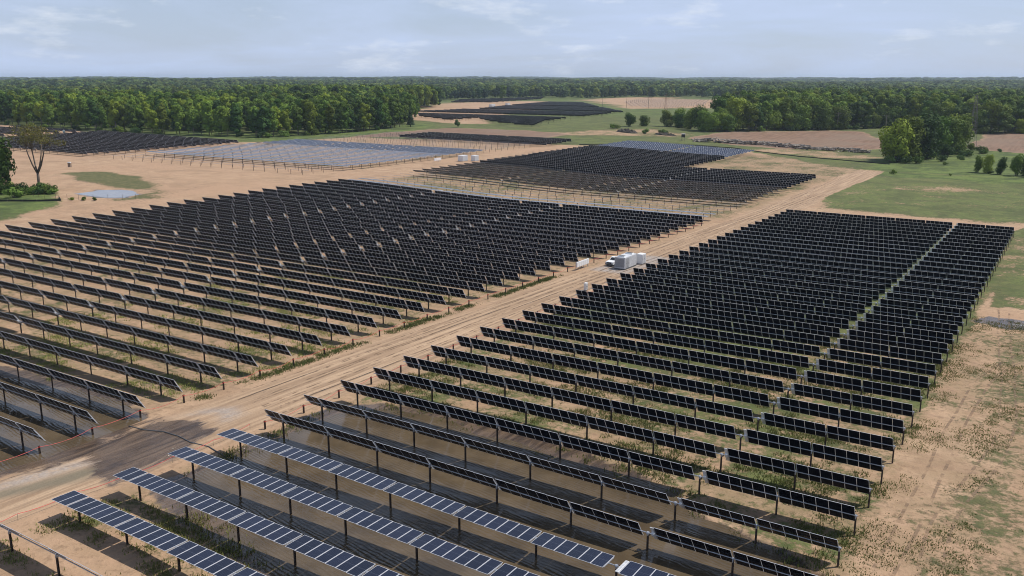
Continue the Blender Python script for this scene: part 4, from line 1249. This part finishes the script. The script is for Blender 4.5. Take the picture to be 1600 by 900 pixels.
for k in range(18):
    x, y = random.uniform(-5, 95), random.uniform(375, 540)
    if pdist(POLY['meadow'], np.array([x]), np.array([y]))[0] < 3: continue
    shrub(x, y, random.uniform(.3, .75), 'small dark shrub dotted over the green meadow', 'shrubs on the green meadow')
for k in range(46):
    x, y = random.choice(along(WOOD_L, 6, 2) + along(WOOD_R, 6, 2))
    shrub(x, y - 3, random.uniform(.9, 1.8), 'undergrowth shrub at the foot of a wood edge', 'shrubs along the wood edges')

for k in range(22):
    u_ = random.random()
    x, y = -10 + 24 * u_ + random.uniform(-7, 9), 436 + 110 * u_ + random.uniform(-8, 6)
    shrub(x, y, random.uniform(.8, 1.7), 'scrubby bush at the foot of the big clump on the meadow', 'bushes under the meadow clump')

# woods and far forest: masses nobody could count, scattered as one object each
PROTO_COL = bpy.data.collections.new('forest_prototypes')
for k, me in enumerate(LOWTREES):
    o = bpy.data.objects.new(f'far_crown_{k}', me); PROTO_COL.objects.link(o)
PROTO_COL2 = bpy.data.collections.new('wood_prototypes')
for k, (cr, tr, hh) in enumerate(TREES):
    o = bpy.data.objects.new(f'wood_crown_{k}', cr); PROTO_COL2.objects.link(o)

def scatter_group(coll):
    ng = bpy.data.node_groups.new('scatter', 'GeometryNodeTree')
    ng.interface.new_socket('Geometry', in_out='INPUT', socket_type='NodeSocketGeometry')
    ng.interface.new_socket('Geometry', in_out='OUTPUT', socket_type='NodeSocketGeometry')
    n, l = ng.nodes, ng.links
    gi, go = n.new('NodeGroupInput'), n.new('NodeGroupOutput')
    ci = n.new('GeometryNodeCollectionInfo'); ci.inputs['Collection'].default_value = coll
    ci.inputs['Separate Children'].default_value = True; ci.inputs['Reset Children'].default_value = True
    iop = n.new('GeometryNodeInstanceOnPoints'); iop.inputs['Pick Instance'].default_value = True
    def na(nm, ty):
        a = n.new('GeometryNodeInputNamedAttribute'); a.data_type = ty; a.inputs['Name'].default_value = nm
        return a.outputs['Attribute']
    e2r = n.new('FunctionNodeEulerToRotation')
    l.new(gi.outputs[0], iop.inputs['Points']); l.new(ci.outputs[0], iop.inputs['Instance'])
    l.new(na('pick', 'INT'), iop.inputs['Instance Index'])
    l.new(na('rot', 'FLOAT_VECTOR'), e2r.inputs[0]); l.new(e2r.outputs[0], iop.inputs['Rotation'])
    l.new(na('scl', 'FLOAT_VECTOR'), iop.inputs['Scale'])
    l.new(iop.outputs[0], go.inputs[0])
    return ng

def scatter(name, x, y, scl, nproto, ng, label, cat, z=None):
    z = zb(x, y) if z is None else z
    me = bpy.data.meshes.new(name)
    n_ = len(x)
    me.vertices.add(n_); me.vertices.foreach_set('co', np.stack([x, y, z], 1).astype(np.float32).ravel())
    a = me.attributes.new('pick', 'INT', 'POINT'); a.data.foreach_set('value', rng.integers(0, nproto, n_).astype(np.int32))
    a = me.attributes.new('rot', 'FLOAT_VECTOR', 'POINT'); a.data.foreach_set('vector', np.stack([np.zeros(n_), np.zeros(n_), rng.uniform(0, 6.28, n_)], 1).astype(np.float32).ravel())
    a = me.attributes.new('scl', 'FLOAT_VECTOR', 'POINT'); a.data.foreach_set('vector', scl.astype(np.float32).ravel())
    o = link(name, me)
    md = o.modifiers.new('scatter', 'NODES'); md.node_group = ng
    return tag(o, label, cat, kind='stuff')

NG_FAR, NG_WOOD = scatter_group(PROTO_COL), scatter_group(PROTO_COL2)
def fill(poly, step):
    P = np.array(poly)
    xs = np.arange(P[:, 0].min(), P[:, 0].max(), step); ys = np.arange(P[:, 1].min(), P[:, 1].max(), step)
    X, Y = np.meshgrid(xs, ys); X = X.ravel() + rng.uniform(-.42, .42, X.size) * step; Y = Y.ravel() + rng.uniform(-.42, .42, Y.size) * step
    k = pdist(poly, X, Y) > 0
    return X[k], Y[k]
def hvar(n_, lo, hi, wlo=.85, whi=1.2):
    s = rng.uniform(lo, hi, n_); w = s * rng.uniform(wlo, whi, n_)
    return np.stack([w, w, s], 1)
WOODS = [
 ('wood behind the farthest dark rows', [(a - 8, b + 22) for a, b in WOOD_L] + [(-470, 620), (-640, 660), (-900, 640), (-1020, 470), (-900, 380)], .66, 1.18),
 ('dark wood behind the brown field', [(a, b + 22) for a, b in WOOD_R] + [(260, 800), (420, 1200), (150, 1500), (-120, 1350), (-230, 1050), (-215, 760)], .75, 1.28),
 ('wood before the distant hillside array', [(-575, 735), (-612, 790), (-645, 890), (-730, 960), (-980, 960), (-900, 760), (-700, 690)], .95, 1.35),
]
for lab, poly, lo, hi in WOODS:
    X, Y = fill(poly, 10.5)
    scatter('woodland', X, Y, hvar(len(X), lo, hi), len(TREES), NG_WOOD, f'mass of leafy crowns making up the {lab}', 'woodland')
# far forest
def polar(r0, r1, step):
    n_ = int(1.5 * .5 * (r1 * r1 - r0 * r0) / step ** 2)
    rr = np.sqrt(rng.uniform(r0 * r0, r1 * r1, n_)); th = YAW + rng.uniform(-.75, .75, n_)
    return CAM[0] + rr * np.sin(th), CAM[1] + rr * np.cos(th)
CLEAR = [FAR_S, FAR_2, FAR_3, POLY['far_sand'], POLY['far_sand2'], POLY['strip'], POLY['field1'], POLY['field2'], POLY['field3'], POLY['meadow'],
         [(-760, 300), (-350, 300), (-350, 480), (-300, 700), (-560, 700), (-610, 800), (-640, 900), (-720, 1000), (-830, 1200), (-800, 1430), (-640, 1330), (-560, 1420), (-600, 1600), (-420, 1500), (-330, 1060), (-240, 900), (-200, 700), (-150, 560), (0, 560), (0, 300)]]
parts = []
for r0, r1, step, lo, hi, wide in ((880, 2000, 15, .7, 1.2, 1.15), (2000, 4000, 26, .75, 1.2, 1.9), (4000, 10500, 62, .85, 1.25, 4.0)):
    X, Y = polar(r0, r1, step)
    keep = np.ones(len(X), bool)
    if r0 < 2000:
        for p in CLEAR: keep &= pdist(p, X, Y) < -4
        for _, p, _, _ in WOODS: keep &= pdist(p, X, Y) < 0
    # open fields far off
    keep &= (np.sin(X * .0047 + 1.1) * np.sin(Y * .0039 + .6) + .5 * np.sin(X * .011 - Y * .008)) < (.62 if r0 < 2000 else .95)
    X, Y = X[keep], Y[keep]
    s = rng.uniform(lo, hi, len(X)); w = s * wide * rng.uniform(.85, 1.2, len(X))
    parts.append((X, Y, np.stack([w, w, s], 1)))
X = np.concatenate([p[0] for p in parts]); Y = np.concatenate([p[1] for p in parts]); S = np.concatenate([p[2] for p in parts])
scatter('forest', X, Y, S, len(LOWTREES), NG_FAR, 'endless far forest reaching to the horizon', 'forest')
print('FOREST', len(X))

# ------------------------------------------------------------------ weeds near the rows
def weeds(n, xr, yr, hmin, hmax, accept, name, label, blades=10):
    x = rng.uniform(*xr, n); y = rng.uniform(*yr, n)
    g = (np.sin(x * .23 + 1.9 * np.sin(y * .11)) * np.sin(y * .31 + 1.1 * np.sin(x * .13)) * .5 + .5) * .6 + (np.sin(x * 1.1 + y * .7) * np.sin(y * 1.3 - x * .4) * .5 + .5) * .4
    k = accept(x, y, g)
    x, y = x[k], y[k]; n = len(x)
    z = zground(x, y)
    bx = np.repeat(x, blades) + rng.normal(0, .34, n * blades); by = np.repeat(y, blades) + rng.normal(0, .34, n * blades); bz = np.repeat(z, blades) - .03
    h = rng.uniform(hmin, hmax, n * blades); a = rng.uniform(0, 6.28, n * blades); lean = rng.uniform(.1, .55, n * blades) * h
    w = rng.uniform(.03, .08, n * blades)
    dx, dy = np.cos(a), np.sin(a)
    V = np.stack([np.stack([bx - dy * w, by + dx * w, bz], 1), np.stack([bx + dy * w, by - dx * w, bz], 1), np.stack([bx + dx * lean, by + dy * lean, bz + h], 1)], 1).reshape(-1, 3)
    me = np_mesh(name, V, np.arange(3 * n * blades).reshape(-1, 3), M_GRASS)
    tag(link(name, me), label, 'grass', kind='stuff')
def ok_right(x, y, g):
    fl = pdist(POLY['flood_right'], x, y)
    under = np.abs(((y + .2 + 3.15) % 6.3) - 3.15) < 1.0
    return (g + .16 * under > rng.uniform(.52, .66, len(x))) & ((fl < -.5) | ((fl < 1.5) & (rng.random(len(x)) < .3)))
def ok_left(x, y, g):
    return (g + .14 * (np.abs(((y - .3 + 3.15) % 6.3) - 3.15) < 1.0) > rng.uniform(.56, .72, len(x))) & (pdist(POLY['flood_left'], x, y) < -.3)
def ok_verge(x, y, g):
    return (g + .12 * np.sin(x * .9) > rng.uniform(.50, .72, len(x)))
weeds(42000, (0, 64), (-32, 90), .12, .42, ok_right, 'grass', 'green weeds growing between the verge-side solar rows')
weeds(16000, (-70, -16.5), (-6, 75), .12, .42, ok_left, 'grass', 'green weeds growing between the long solar rows')
weeds(26000, (64, 110), (-5, 110), .07, .22, ok_verge, 'grass', 'sparse green tufts on the sandy verge past the row ends')
weeds(1500, (-16.9, -15.4), (3, 100), .15, .4, lambda x, y, g: g > .45, 'grass', 'thin strip of weeds along the tape beside the road')

# ------------------------------------------------------------------ haze
hz = MB(); hz.box((-13000, -3000, -12), (13000, 13000, 75))
hm = bpy.data.materials.new('haze_air'); hm.use_nodes = True
hn = hm.node_tree.nodes; hl = hm.node_tree.links; hn.clear()
ho = hn.new('ShaderNodeOutputMaterial'); pv = hn.new('ShaderNodeVolumePrincipled')
pv.inputs['Color'].default_value = (0.70, 0.84, 1.0, 1); pv.inputs['Density'].default_value = 6.5e-5
pv.inputs['Anisotropy'].default_value = 0.2
hl.new(pv.outputs['Volume'], ho.inputs['Volume'])
tag(hz.build('haze', [hm]), 'thin bluish summer haze over the whole landscape', 'haze', kind='stuff')
print('OBJECTS', len(bpy.data.objects))
